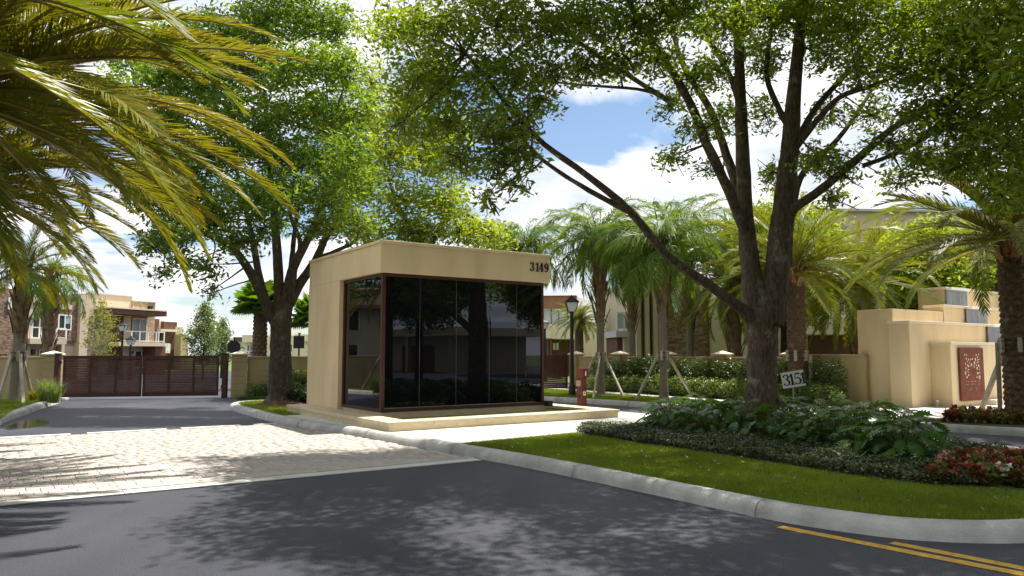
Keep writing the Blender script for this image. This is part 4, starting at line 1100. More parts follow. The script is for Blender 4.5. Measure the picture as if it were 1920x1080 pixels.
def pxlimb(spec, Y0):
    """limb given as (px, py, depth offset, radius in picture pixels)"""
    pts, rads = [], []
    for px, py, dy, rp_ in spec:
        Y = Y0 + dy; pts.append(A(px, py, Y)); rads.append(rp_ * Y / FPX)
    return pts, rads
def big_tree(name, label, cat, Y0, base, trunk, limbs, blobs, lm, bm_, leaf, seed, per_m2=10.0, per=14, spread=.22, twig_r=.012, extra=None, deep=0.0):
    r = nrs(seed); t = thing(name, label, cat, base)
    allp = []
    def addl(nm, spec, sides, sd):
        pts, rads = pxlimb(spec, Y0); me = limb_mesh(nm, pts, rads, bm_, sides, 5 if nm == 'trunk' else 4, .05, sd)
        o = link(nm, me); world_part(o, t); allp.extend(curve3(pts, 3)); return o
    addl('trunk', trunk, 18, seed)
    for i, sp in enumerate(limbs): addl('limb', sp, 10, seed + i + 1)
    AP = np.array([tuple(p) for p in allp])
    tw = MB(); L = []
    if deep: blobs = [(b[0] + r.uniform(-10, 10), b[1] + r.uniform(-8, 8), b[2] + sgn * r.uniform(.25, 1) * deep, b[3] * .95, b[4] * .95, b[5] * .62) for b in blobs for sgn in (-1, 1)]
    for (px, py, Y, rx, ry, dens) in blobs:
        c = A(px, py, Y); sx = rx * Y / FPX; sz = ry * Y / FPX; sy = (sx + sz) * .5
        ns = int(per_m2 * dens * (sx * sy * 4 + sx * sz * 2)) + 3
        pos, tuft = sprays(c, (sx, sy, sz), ns, per, spread, r); L.append(pos)
        if c.z > 14: continue
        i = int(np.argmin(np.linalg.norm(AP - np.array(c), axis=1))); a = Vector(AP[i]); d = (c - a)
        if d.length > .3:
            mid = a + d * .5 + Vector(r.normal(0, .12, 3)) * d.length * .5
            tw.tube(curve3([a, mid, c], 3), [twig_r * 2.0 * (1 - .11 * k) for k in range(7)], 6)
        for k in range(min(len(tuft), 9)):
            e = Vector(tuft[r.randint(len(tuft))]); mid = c + (e - c) * .5 + Vector(r.normal(0, .16, 3)); mid.z -= .05
            tw.tube(curve3([c, mid, e], 2), [twig_r * .9, twig_r * .8, twig_r * .65, twig_r * .5, twig_r * .25], 4, cap=False)
    if extra: L.append(extra(r))
    L = np.concatenate(L)
    o = link('crown', leaf_cloud('crown', L, leaf, seed + 50, lm)); world_part(o, t)
    if tw.v:
        o = tw.build('twigs', bm_, smooth=True); world_part(o, t); o['kind'] = 'stuff'
    return t, len(L)

# ---- palm fronds
def frond_mesh(name, seed, n=60, bend=1.0, leaf_l=.16, leaf_w=.009, vee=.55, ang=.75, droop=.15, plume=0.0, mats=(), tipstart=.10, jitter=.06, rr=.008):
    """feather frond of unit length growing along +X, arching down; leaflets in two ranks"""
    r = nrs(seed); K = 24; s = np.linspace(0, 1, K + 1)
    th = -bend * s ** 1.6; dx = np.cos(th) / K; dz = np.sin(th) / K
    X = np.concatenate([[0], np.cumsum(dx[:-1])]); Z = np.concatenate([[0], np.cumsum(dz[:-1])])
    Yc = r.normal(0, .02) * s ** 2
    V, Q, T, mq, mt_ = [], [], [], [], []
    for i in range(K + 1):       # three-sided stem
        w = rr * (1.15 - s[i]) * (2.2 if s[i] < .05 else 1)
        V += [(X[i], Yc[i] - w, Z[i]), (X[i], Yc[i] + w, Z[i]), (X[i], Yc[i], Z[i] - w * 1.3)]
    for i in range(K):
        for j in range(3): Q.append((i * 3 + j, i * 3 + (j + 1) % 3, i * 3 + 3 + (j + 1) % 3, i * 3 + 3 + j)); mq.append(1)
    for i in range(n):
        t = tipstart + (1 - tipstart) * (i + r.uniform(-.3, .3)) / n; t = min(max(t, tipstart), 1)
        px, pz, py = np.interp(t, s, X), np.interp(t, s, Z), np.interp(t, s, Yc); a = np.interp(t, s, th)
        Tn = np.array([math.cos(a), 0, math.sin(a)]); Up = np.array([-math.sin(a), 0, math.cos(a)])
        prof = (math.sin(math.pi * min(1, (t * .86 + .12))) ** .55) * (1 if t > .2 else .6 + 2 * t)
        for sd in (-1, 1):
            l = leaf_l * prof * (1 + r.uniform(-.14, .14)); ag = ang * (1.15 - .45 * t) + r.normal(0, jitter)
            v = vee + r.normal(0, .10 + plume)
            side = np.array([0, sd * math.cos(v), 0]) + Up * math.sin(v)
            d = Tn * math.cos(ag) + side * math.sin(ag); d /= np.linalg.norm(d)
            wv_ = np.cross(d, Up); wv_ /= np.linalg.norm(wv_) + 1e-9; wv_ = wv_ * math.cos(.5) + np.cross(d, wv_) * math.sin(.5) * sd
            p = np.array([px, py, pz]); g = np.array([0, 0, -1.0]); w = leaf_w * (1 + r.uniform(-.15, .15))
            m1 = p + d * l * .5 + g * droop * l * .22; m2 = p + d * l * (1 - droop * .25) + g * droop * l * .95
            b = len(V); V += [tuple(p - wv_ * w * .3), tuple(p + wv_ * w * .3), tuple(m1 + wv_ * w * .5), tuple(m1 - wv_ * w * .5), tuple(m2)]
            Q.append((b, b + 1, b + 2, b + 3)); mq.append(0); T.append((b + 3, b + 2, b + 4)); mt_.append(0)
    return np_mesh(name, V, quads=Q, tris=T, mats=mats, midx=mq + mt_)
FR = {}
for i in range(4):
    FR['gold', i] = frond_mesh('frond', 10 + i, 150, .42 + .17 * i, .118, .0046, .42, .72, .12, .05, (M['frond_gold'], M['rachis']))
    FR['amber', i] = frond_mesh('frond', 20 + i, 130, .55 + .18 * i, .13, .0052, .40, .72, .14, .05, (M['frond_amber'], M['rachis']))
    FR['date', i] = frond_mesh('frond', 30 + i, 74, .85 + .22 * i, .15, .0075, .42, .74, .14, .06, (M['frond_date'], M['rachis']))
    FR['queen', i] = frond_mesh('frond', 40 + i, 58, 1.25 + .25 * i, .24, .0125, .10, .95, .95, .38, (M['frond_queen'], M['rachis_green']), jitter=.2)
def place_fronds(t, C, kind, n, L, e_top=78, e_low=-25, seed=0, power=1.0, az=None, alt=None):
    r = random.Random(seed)
    for i in range(n):
        q = (i + .5) / n; el = R(e_top + (e_low - e_top) * q ** power + r.uniform(-7, 7)); a = i * 2.39996 + r.uniform(-.2, .2)
        if az is not None and not az(a % (2 * math.pi), q): continue
        k = kind if not (alt and r.random() < alt[1]) else alt[0]
        o = link('frond', FR[k, r.randrange(4)], t, C)
        o.rotation_euler = (Matrix.Rotation(a, 3, 'Z') @ Matrix.Rotation(-el, 3, 'Y') @ Matrix.Rotation(r.uniform(-.35, .35), 3, 'X')).to_euler()
        s = L * r.uniform(.86, 1.08) * (1 if q > .15 else .8); o.scale = (s, s, s)
def trunk_rings(name, h, r0, r1, mt, n=16, ring=.09, amp=.035, flare=.35, lean=(0, 0)):
    K = int(h / (ring / 2)); V, Q = [], []
    for i in range(K + 1):
        z = h * i / K; q = r0 + (r1 - r0) * z / h; q *= 1 + flare * math.exp(-z / .35); q *= 1 + amp * (1 if i % 2 else -1)
        for j in range(n):
            a = 2 * math.pi * j / n; V.append((lean[0] * z / h + q * math.cos(a), lean[1] * z / h + q * math.sin(a), z))
    for i in range(K):
        for j in range(n): Q.append((i * n + j, i * n + (j + 1) % n, (i + 1) * n + (j + 1) % n, (i + 1) * n + j))
    return np_mesh(name, V, quads=Q, mats=[mt], smooth=True)
def trunk_diamonds(name, h, r0, r1, mt, k=9, pitch=.26, amp=.34):
    n = 54; K = max(20, int(h / .035)); V, Q = [], []
    for i in range(K + 1):
        z = h * i / K; q = r0 + (r1 - r0) * z / h
        for j in range(n):
            u = j / n * k; p = z / pitch
            a_ = abs(math.sin(math.pi * (u + p))); b_ = abs(math.sin(math.pi * (u - p)))
            fz = ((z / (pitch / 2)) + .5) % 1.0
            s = q * (1 - amp * .5 + amp * (min(a_, b_) ** .5) * (.55 + .45 * (1 - fz)))
            an = 2 * math.pi * j / n; V.append((s * math.cos(an), s * math.sin(an), z))
    for i in range(K):
        for j in range(n): Q.append((i * n + j, i * n + (j + 1) % n, (i + 1) * n + (j + 1) % n, (i + 1) * n + j))
    return np_mesh(name, V, quads=Q, mats=[mt], smooth=False)
def boots(name, z0, z1, r, n, L, w, out, mt, seed):
    """old leaf bases: tapering, cupped straps round the trunk"""
    rr = random.Random(seed); m = MB()
    for i in range(n):
        a = i * 2.39996; z = z0 + (z1 - z0) * i / n; l = L * rr.uniform(.7, 1.2); ww = w * rr.uniform(.8, 1.2); o = out * rr.uniform(.5, 1.3)
        ca, sa = math.cos(a), math.sin(a); vs = []
        for t, wd, ro in ((0, 1, .0), (.35, .95, .25), (.7, .62, .62), (1, .28, 1.0)):
            for sd, th in ((-1, 0), (0, .02), (1, 0), (0, -.02)):
                rad = r + o * ro + th; off = sd * ww * wd / 2
                vs.append((ca * rad - sa * off, sa * rad + ca * off, z + l * t))
        fs = [(k * 4 + j, k * 4 + (j + 1) % 4, k * 4 + 4 + (j + 1) % 4, k * 4 + 4 + j) for k in range(3) for j in range(4)] + [(12, 13, 14, 15)]
        m.add(vs, fs)
    return m.mesh(name, mt)
def palm(name, label, cat, x, y, h, style, L, n, seed, r0=.2, r1=.17, fk=None, e_low=-25, group=None, az=None, alt=None, z0=.12, e_top=78, bootz=None, power=1.0):
    t = thing(name, label, cat, (x, y, z0), group)
    if style == 'date':
        link('trunk', trunk_diamonds('trunk', h, r0, r1, M['bark_phoenix']), t)
        link('leaf_bases', boots('leaf_bases', h - .45, h + .1, r1 * .95, 34, .48, .15, .22, M['boot_red'], seed), t)
        C = (0, 0, h + .15)
    else:
        link('trunk', trunk_rings('trunk', h, r0, r1, M['bark_queen'], flare=.3), t)
        bz = bootz or (h * .55)
        link('leaf_bases', boots('leaf_bases', bz, h - .1, r1 * 1.0, int((h - bz) * 12) + 6, .8, .20, .22, M['boot'], seed), t)
        C = (0, 0, h)
    place_fronds(t, C, fk or ('date' if style == 'date' else 'queen'), n, L, e_top, e_low, seed, power, az, alt)
    return t
stake_mat = M['timber']
def stake(top, foot, label, w=.045):
    top, foot = Vector(top), Vector(foot); t = (top - foot).normalized(); a = t.cross(Vector((0, 0, 1))).normalized(); b = t.cross(a)
    mid = (top + foot) / 2; m = MB(); c = lambda p: [p + a * w + b * w - foot, p - a * w + b * w - foot, p - a * w - b * w - foot, p + a * w - b * w - foot]
    vs = c(foot) + c(top); m.add([tuple(v) for v in vs], [(0, 1, 2, 3), (7, 6, 5, 4), (0, 4, 5, 1), (1, 5, 6, 2), (2, 6, 7, 3), (3, 7, 4, 0)])
    o = m.build('palm_stake', stake_mat); o.location = foot; tag(o, label, 'stake', 'timber stakes propping the palms'); return o
def strap(t, r, z, mt=None):
    for k in range(6):
        m = MB(); a = k * math.pi / 3; ca, sa = math.cos(a), math.sin(a); vs = []
        for dz in (-.17, .17):
            for rad, off in ((r - .02, -.045), (r + .05, -.045), (r + .05, .045), (r - .02, .045)): vs.append((ca * rad - sa * off, sa * rad + ca * off, z + dz))
        m.add(vs, [(3, 2, 1, 0), (4, 5, 6, 7), (0, 1, 5, 4), (1, 2, 6, 5), (2, 3, 7, 6), (3, 0, 4, 7)])
        m.build('batten', stake_mat, t)
    m = MB()
    for dz in (-.08, .09):
        n = 16; vs = []
        for j in range(n):
            a = 2 * math.pi * j / n
            for rad, q in ((r + .052, -.012), (r + .052, .012)): vs.append((rad * math.cos(a), rad * math.sin(a), z + dz + q))
        m.add(vs, [(2 * j, 2 * ((j + 1) % n), 2 * ((j + 1) % n) + 1, 2 * j + 1) for j in range(n)])
    m.build('strap', M['black'], t)
# ================================================================== THE BIG OAK on the island
Y0 = 15.6
trunk = [(1430, 790, 0, 36), (1429, 755, 0, 30), (1428, 715, 0, 27), (1429, 650, 0, 26.5), (1431, 600, 0, 29), (1434, 570, 0, 28), (1437, 545, 0, 22)]
limbs = [[(1424, 610, 0, 24.08), (1412, 540, 0, 20.64), (1403, 460, 0.1, 17.2), (1396, 380, 0.2, 14.62), (1392, 280, 0.3, 12.9), (1388, 180, 0.4, 11.18), (1385, 80, 0.5, 9.46), (1378, -60, 0.6, 6.88), (1368, -220, 0.7, 3.44)],
 [(1446, 610, 0, 25.8), (1456, 520, -0.1, 24.08), (1468, 410, -0.2, 21.5), (1477, 320, -0.3, 18.92), (1483, 250, -0.4, 16.34), (1491, 150, -0.5, 12.9), (1501, 50, -0.6, 10.32), (1515, -80, -0.8, 7.74), (1530, -240, -1, 3.44)],
 [(1415, 605, 0, 13.68), (1388, 578, -0.2, 11.02), (1330, 535, -0.5, 9.5), (1250, 478, -1, 8.36), (1180, 395, -1.5, 7.6), (1100, 328, -2, 6.46), (1020, 270, -2.4, 5.32), (960, 208, -2.7, 4.56), (915, 150, -3, 3.8), (872, 100, -3.2, 2.66)],
 [(1182, 398, -1.5, 6.08), (1120, 366, -1.7, 4.94), (1060, 330, -2, 4.18), (1000, 285, -2.3, 3.65), (965, 235, -2.5, 3.04), (940, 200, -2.6, 2.28)],
 [(1399, 440, 0.1, 11.05), (1365, 355, -0.3, 10.2), (1325, 270, -0.6, 9.35), (1297, 200, -0.8, 8.07), (1255, 125, -1, 7.22), (1210, 60, -1.2, 5.95), (1178, 0, -1.3, 4.67), (1150, -90, -1.5, 3.4)],
 [(1394, 385, 0.3, 9.35), (1362, 290, 0.8, 8.5), (1332, 207, 1.2, 6.8), (1282, 124, 1.6, 5.52), (1259, 41, 2, 4.25), (1248, -70, 2.3, 2.55)],
 [(1262, 195, -0.8, 5.52), (1233, 176, -0.9, 5.1), (1176, 140, -1.1, 4.42), (1104, 93, -1.3, 3.65), (1031, 31, -1.5, 2.89), (980, -30, -1.7, 2.04)],
 [(1240, 180, -0.9, 3.4), (1195, 167, -0.8, 2.98), (1100, 160, -0.7, 2.38), (1000, 150, -0.6, 1.53)],
 [(1391, 215, 0.4, 6.8), (1378, 166, 0.8, 5.95), (1356, 118, 1.2, 5.1), (1322, 62, 1.6, 4.25), (1300, 20, 2, 2.98)],
 [(1478, 405, -0.2, 10.2), (1495, 386, -0.5, 8.92), (1539, 356, -0.8, 8.5), (1617, 290, -1.2, 7.65), (1669, 244, -1.5, 6.38), (1731, 207, -1.9, 5.1), (1800, 172, -2.4, 3.4), (1870, 150, -2.8, 2.12)],
 [(1487, 275, -0.4, 7.65), (1503, 247, -0.2, 6.8), (1534, 197, 0.2, 5.95), (1576, 150, 0.5, 5.1), (1622, 104, 0.8, 4.25), (1665, 55, 1, 2.98)],
 [(1490, 280, -0.4, 6.8), (1530, 228, -0.8, 5.95), (1576, 181, -1.2, 5.1), (1638, 160, -1.5, 4.25), (1692, 134, -1.8, 2.98), (1760, 90, -2.2, 2.12)],
 [(1480, 240, -0.4, 6.8), (1461, 205, 0, 5.95), (1437, 140, 0.4, 5.1), (1446, 52, 0.6, 4.25), (1452, -20, 0.8, 2.98)],
 [(1617, 311, -1.1, 4.67), (1660, 296, -1.3, 4.25), (1702, 278, -1.5, 3.82), (1752, 249, -1.7, 3.06), (1810, 238, -2, 2.12)],
 [(1489, 375, 0, 6.8), (1508, 321, 0.8, 5.95), (1570, 262, 1.4, 4.67), (1627, 181, 1.9, 3.4), (1660, 120, 2.2, 2.12)]]
bl = [(745, 55, 13, 75, 55, .9), (830, 40, 13, 90, 60, 1), (935, 45, 13.2, 90, 60, 1), (1030, 60, 13.4, 80, 55, 1), (790, 140, 13, 75, 60, 1), (880, 135, 13, 80, 60, 1), (965, 140, 13.2, 65, 50, 1), (1030, 130, 13.6, 45, 32, .9),
      (755, 225, 13.2, 55, 55, .8), (835, 235, 13, 70, 55, 1), (920, 225, 12.9, 60, 48, .9), (865, 300, 13, 50, 42, .8), (930, 305, 13, 38, 34, .7), (985, 225, 13.2, 30, 30, .6), (965, 352, 13, 26, 24, .55), (975, 255, 13.1, 42, 40, .9), (948, 285, 13, 40, 36, .9), (990, 305, 13.2, 26, 26, .5), (1005, 190, 13.3, 34, 30, .8), (905, 365, 13, 22, 22, .5),
      (1110, 40, 13.8, 75, 52, 1.1), (1195, 40, 14, 75, 55, 1.1), (1100, 120, 14, 55, 35, 1), (1170, 118, 14.2, 60, 34, 1), (1275, 30, 14.6, 75, 50, 1), (1235, 110, 14.4, 55, 40, 1), (1350, 35, 15.2, 70, 55, 1),
      (1300, 150, 15.6, 42, 42, .8), (1262, 195, 15, 34, 28, .6), (1300, 245, 15.3, 28, 26, .6), (1258, 300, 15.3, 30, 24, .6), (1345, 215, 16.3, 40, 50, .8), (1325, 320, 16, 20, 20, .5), (1355, 130, 16.6, 40, 40, .9), (1430, 30, 15.4, 70, 55, 1), (1425, 110, 16.8, 55, 45, .9), (1430, 215, 17.2, 40, 40, .6), (1440, 330, 17.3, 30, 40, .6),
      (1520, 30, 15.2, 80, 55, 1.1), (1600, 40, 14.8, 85, 60, 1.1), (1545, 100, 16, 50, 40, .8), (1620, 130, 15.8, 60, 40, .9), (1560, 205, 16.6, 40, 36, .6), (1530, 290, 15, 48, 30, .8), (1580, 320, 15.4, 42, 30, .8), (1555, 365, 15.8, 30, 22, .6), (1640, 210, 16.3, 45, 35, .7),
      (1690, 45, 14.2, 85, 60, 1.2), (1690, 120, 14, 70, 50, 1.1), (1780, 50, 13.5, 90, 65, 1.2), (1770, 130, 13.2, 85, 60, 1.2), (1870, 60, 13, 95, 75, 1.2), (1860, 170, 12.9, 85, 70, 1.2), (1730, 200, 13.6, 60, 42, 1), (1660, 265, 14.6, 45, 28, .8), (1790, 230, 13.2, 70, 45, 1.1),
      (1880, 270, 12.8, 75, 60, 1.1), (1720, 290, 14, 50, 28, .8), (1800, 310, 13.3, 60, 35, 1), (1880, 355, 13, 60, 40, .9), (1690, 335, 15, 35, 22, .6), (1940, 180, 12.5, 90, 120, 1.1), (1955, 330, 12.5, 70, 80, 1)]
def canopy_above(r):
    out = []
    for k in range(120):
        y = r.uniform(7.2, 21); x = r.uniform(.2 if y < 14 else -2.0, 13.5); z = r.uniform(8.9, 13.5) - .035 * ((x - 5) ** 2 + (y - 15.6) ** 2) ** .5 * 2
        if y > 15.8 and x < 6: continue
        # above the top edge of the picture
        if z < 1.7 + (700 / FPX) * y * 1.02: z = 1.7 + (720 / FPX) * y + r.uniform(0, 1.5)
        s = r.uniform(.8, 1.35); p, _ = sprays((x, y, z), (s, s, s * .7), int(128 * s * s), 13, .25, r); out.append(p)
    # unseen leaf clumps added along the sun's rays to shade the road
    k_ = 1 / math.tan(SUN_EL)
    for gx_, gy_ in scatter([Vector(G(*p)) for p in [(500, 905), (900, 862), (1250, 925), (1950, 1020), (2000, 1110), (800, 1110), (420, 985)]], 78, 17):
        z = r.uniform(8.0, 11.0); x = gx_ + z * k_ * math.sin(SUN_AZ); y = gy_ + z * k_ * math.cos(SUN_AZ)
        z = max(z, 1.7 + (735 / FPX) * y)
        s = r.uniform(.45, .85); p, _ = sprays((x, y, z), (s, s, s * .6), int(74 * s * s), 13, .26, r); out.append(p)
    return np.concatenate(out)
bt, nl = big_tree('oak_tree', 'big spreading oak with forked lichened trunk among the philodendrons', 'tree', Y0, (*A(1432, 700, Y0).xy, .13), trunk, limbs, bl, M['oak'], M['bark_oak'], .125, 101, 32, 14, .20, extra=canopy_above, deep=1.1)
print('oak leaves', nl)

# ================================================================== OAK at the entrance
Y1 = 23.0
trunk = [(527, 752, 0, 33), (527, 738, 0, 25), (526, 700, 0, 20.5), (526, 650, 0, 19), (527, 600, 0, 19), (530, 575, 0, 18), (533, 555, 0, 14)]
limbs = [[(520, 610, 0, 11), (504, 585, -.2, 9.5), (480, 531, -.5, 8.5), (453, 485, -.8, 7.5), (427, 459, -1.1, 6), (385, 440, -1.5, 4), (340, 430, -1.9, 3)],
 [(512, 595, 0, 9), (493, 549, .3, 7.5), (476, 465, .6, 6), (470, 430, .8, 5), (455, 370, 1, 4), (440, 300, 1.2, 3)],
 [(524, 590, 0, 12), (523, 545, 0, 10), (520, 478, .1, 9), (515, 415, .2, 7.5), (508, 340, .4, 6), (500, 240, .5, 4.5), (495, 130, .6, 3)],
 [(536, 580, 0, 13), (545, 525, -.1, 11), (553, 495, -.2, 9), (578, 447, -.4, 7.5), (597, 402, -.6, 6), (615, 340, -.8, 4.5), (630, 250, -1, 3)],
 [(542, 570, 0, 11), (560, 535, .2, 9.5), (591, 490, .5, 8), (610, 447, .7, 6.5), (640, 400, 1, 5), (670, 350, 1.2, 3.5)],
 [(569, 520, .2, 6), (595, 488, .5, 5), (627, 472, .8, 4), (665, 455, 1, 2.5)],
 [(545, 520, 0, 6), (548, 480, .4, 5), (552, 440, .7, 4.5), (560, 380, 1, 3.5)],
 [(560, 480, -.2, 5), (562, 450, -.5, 4.5), (545, 405, -.8, 3.5), (540, 350, -1, 3)]]
bl = [(265, 340, 22, 45, 40, .9), (320, 300, 22, 55, 45, 1), (300, 380, 22, 55, 40, 1), (365, 360, 22, 60, 45, 1), (330, 435, 21.6, 50, 36, .9), (400, 420, 21.8, 55, 40, 1), (290, 460, 21.5, 35, 25, .6), (345, 490, 21.5, 34, 20, .5), (300, 515, 21.5, 22, 12, .35), (395, 500, 21.8, 30, 18, .5), (395, 545, 21.8, 14, 14, .35), (440, 450, 22, 40, 30, .8),
      (460, 370, 22, 60, 45, 1), (540, 360, 22, 60, 45, 1), (500, 420, 22.5, 45, 30, .8), (620, 370, 22, 60, 45, 1.1), (600, 430, 22.6, 45, 30, .8), (660, 420, 22.4, 40, 36, .9), (680, 350, 22.6, 45, 40, 1), (560, 300, 22, 60, 45, 1), (640, 290, 22, 60, 50, 1.1), (480, 290, 22.4, 60, 45, 1), (400, 290, 22.6, 60, 50, 1),
      (440, 215, 23, 65, 55, .9), (520, 220, 22.6, 60, 50, .95), (600, 210, 22.4, 60, 50, 1), (660, 210, 22.8, 45, 50, .9), (460, 130, 23.3, 60, 55, 1.1), (540, 130, 23, 60, 50, 1.1), (610, 120, 23, 55, 48, 1.1), (480, 40, 23.6, 65, 50, 1.1), (560, 35, 23.4, 60, 50, 1.1), (625, 45, 23.4, 42, 42, 1.1), (400, 60, 24, 55, 50, 1), (380, 160, 23.8, 60, 55, 1), (330, 220, 23.4, 55, 50, 1), (330, 70, 24.5, 55, 50, 1), (300, 150, 24.2, 55, 50, 1), (255, 250, 23.5, 50, 45, .9), (230, 90, 25, 60, 55, .9), (220, 180, 24.5, 50, 50, .9), (650, 130, 23.4, 30, 40, .8), (560, -60, 24, 80, 60, .7), (470, -60, 24, 80, 60, .7), (520, -160, 24, 90, 70, .7)]
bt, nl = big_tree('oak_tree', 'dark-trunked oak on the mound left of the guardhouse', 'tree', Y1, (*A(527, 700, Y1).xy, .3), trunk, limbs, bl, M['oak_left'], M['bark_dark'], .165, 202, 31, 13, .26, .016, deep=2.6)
print('oak2 leaves', nl)
c = A(527, 700, Y1); mound('tree_mound', c.x + .15, c.y - .1, 1.25, .22, M['mulch'])
# ---- oak standing behind the guardhouse
Y2 = 30.0
bl = [(650, 330, 30, 50, 45, 1), (640, 240, 30.5, 45, 45, .9), (850, 250, 30.5, 45, 45, .9), (800, 150, 31, 45, 45, .8), (720, 300, 29, 55, 50, 1), (790, 290, 29.5, 55, 45, 1), (760, 380, 29, 60, 45, 1), (830, 370, 29.5, 55, 45, 1), (700, 430, 30, 45, 40, .9), (780, 440, 29.5, 60, 36, 1), (860, 430, 30, 45, 36, .9), (905, 440, 31, 45, 28, .9), (940, 455, 32, 40, 24, .8), (690, 230, 30, 50, 45, .8), (760, 210, 30, 50, 45, .8), (820, 310, 30.5, 40, 40, .8), (700, 150, 31, 40, 40, .6)]
bt3, nl = big_tree('oak_tree', 'leafy oak rising behind the guardhouse roof', 'tree', Y2, (*A(800, 700, Y2).xy, 0), [(800, 745, 0, 16), (800, 640, 0, 13), (798, 520, 0, 11), (790, 430, 0, 8)],
    [[(798, 500, 0, 7), (770, 430, 0, 5), (740, 370, 0, 3), (715, 290, 0, 2)], [(798, 480, 0, 7), (830, 420, .3, 5), (870, 400, .5, 3), (930, 440, .8, 2)]], bl, M['oak_light'], M['bark_dark'], .2, 303, 18, 12, .33, .02, deep=1.5)
# ---- loose trees beyond the wall on the right, and across the street (mirrored in the glass, or added to block sky fill)
def far_tree(name, label, x, y, h, rad, lm, seed, leaf=.22, n=14, dens=1.0, spread=.4, cat='tree', thin=.0):
    r = nrs(seed); t = thing(name, label, cat, (x, y, 0)); m = MB(); L = []
    m.tube([(0, 0, 0), (.05, 0, h * .3), (.1, .05, h * .6), (0, 0, h * .85)], [h * .022, h * .017, h * .010, h * .004], 10)
    for k in range(n):
        a = k * 2.4; q = rad * (.25 + .75 * r.uniform() ** .7) * .75; z = h * (.42 + .5 * (k + .5) / n); q *= (1.15 - .9 * abs((k + .5) / n - .4)); s = rad * r.uniform(.32, .5)
        c = (q * math.cos(a), q * math.sin(a), z); p, _ = sprays(c, (s, s, s * .75), int(90 * dens * s * s + 8), 12, spread, r, .35); L.append(p)
        m.tube([(0, 0, z * .72), (c[0] * .5, c[1] * .5, z * .88), c], [h * .008, h * .005, h * .002], 6)
    link('trunk', m.mesh('trunk', M['bark_dark'], smooth=True), t); link('crown', leaf_cloud('crown', np.concatenate(L), leaf, seed, lm), t); return t
far_tree('leafy_tree', 'bright green tree behind the fork of the big oak', 11.5, 32, 8.2, 3.0, M['oak_light'], 71, .2, 16)
far_tree('leafy_tree', 'light green tree above the palms, right of the oak trunk', 16.5, 30, 7.0, 2.8, M['oak_light'], 72, .2, 16)
far_tree('leafy_tree', 'dense dark tree behind the top of the stepped monument', 19.5, 30.5, 7.0, 3.0, M['oak'], 73, .2, 16)
far_tree('oak_tree', 'near oak whose dark foliage hangs in at the upper right corner', 9.7, 9.4, 11.5, 4.4, M['oak_light'], 75, .125, 22, .7, .24)
tsrc = far_tree('street_tree', 'broad tree across the street, facing the monument', 24, 3, 11, 5, M['oak'], 74, .26, 20)
for k, (x, y, s, a) in enumerate([(31, -7, 1.0, 1), (19, -8, .9, 2), (38, 8, 1.1, 3), (-24, 4, 1.0, 4), (3, -8, 1.05, 5), (-8, -9, 1.1, 6), (14, -6, 1.0, 7.5)]):  # those behind the viewpoint are unseen, added to darken the foreground shade
    t = tsrc.copy(); COL.objects.link(t); t.location = (x, y, 0); t.scale = (s, s, s); t.rotation_euler = (0, 0, a); t['group'] = 'trees across the street'; t['label'] = 'broad tree across the street, ' + ['beside the low house', 'nearest the street corner', 'farthest along the street', 'behind the left verge palms', 'added against sky fill, straight behind the viewpoint', 'added against sky fill, behind the viewpoint towards the verge', 'added against sky fill, behind the viewpoint towards the low house'][k]
    for ch in list(tsrc.children):
        c = ch.copy(); COL.objects.link(c); c.parent = t
tsrc['group'] = 'trees across the street'
# ---- young trees by the houses
def young(px, py_top, py_bot, Y, wpx, lm, label, seed, sparse, leaf):
    top = A(px, py_top, Y); h = top.z; w = wpx * Y / FPX; r = nrs(seed); t = thing('young_tree', label, 'tree', (top.x, top.y, 0)); m = MB(); L = []
    m.tube([(0, 0, 0), (0, 0, h * .5), (0, 0, h)], [.07, .05, .012], 8)
    for k in range(46):
        q = k / 46; z = h * (.18 + .8 * q); a = k * 2.4; ln = w * (1 - q ** 1.6) * r.uniform(.55, 1.05) * (.55 + .9 * min(q * 2.2, .5)); e = Vector((ln * math.cos(a), ln * math.sin(a), z + ln * .75))
        m.tube([(0, 0, z), (e.x * .5, e.y * .5, z + ln * .3), tuple(e)], [.022, .014, .005], 5, cap=False)
        n = int(sparse * (6 + 26 * ln)); tt = r.uniform(.25, 1.05, (n, 1)); P = np.array([0, 0, z]) * (1 - tt) + np.array(e) * tt + r.normal(0, .15, (n, 3)); L.append(P)
    link('trunk', m.mesh('trunk', M['stucco_grey'] if seed == 81 else M['bark_dark'], smooth=True), t); link('crown', leaf_cloud('crown', np.concatenate(L), leaf, seed, lm, .42), t)
young(192, 558, 668, 44, 42, M['young'], 'slender yellow-green young tree in front of the tan townhouse', 81, 2.0, .15)
young(385, 566, 668, 46, 46, M['young_green'], 'grey-green young tree right of the townhouses above the gate', 82, 5.2, .15)
young(418, 595, 668, 52, 30, M['young_green'], 'smaller grey-green young tree beside the octagonal sign', 83, 4.6, .15)

# ================================================================== PALMS
# near palms on the left verge: crowns reach into the picture, trunks stand outside it
def verge_palm(px, py, Y, L, n, fk, label, seed, alt=None, e_low=-35, e_top=70):
    c = A(px, py, Y); t = palm('date_palm', label, 'palm', c.x, c.y, c.z - .25, 'date', L, n, seed, .30, .27, fk, e_low, alt=alt, e_top=e_top); return t
verge_palm(-105, 175, 9.6, 4.7, 118, 'gold', 'date palm whose long olive fronds arch over the picture’s upper left', 5, ('amber', .3), -14)
verge_palm(-85, 345, 12.8, 3.35, 100, 'amber', 'date palm with amber lower fronds hanging above the entrance lane', 6, ('gold', .55), -20)
verge_palm(-420, -40, 6.2, 4.1, 46, 'gold', 'date palm standing nearest the street on the verge, fronds at the top left corner', 7, ('date', .35), -20)
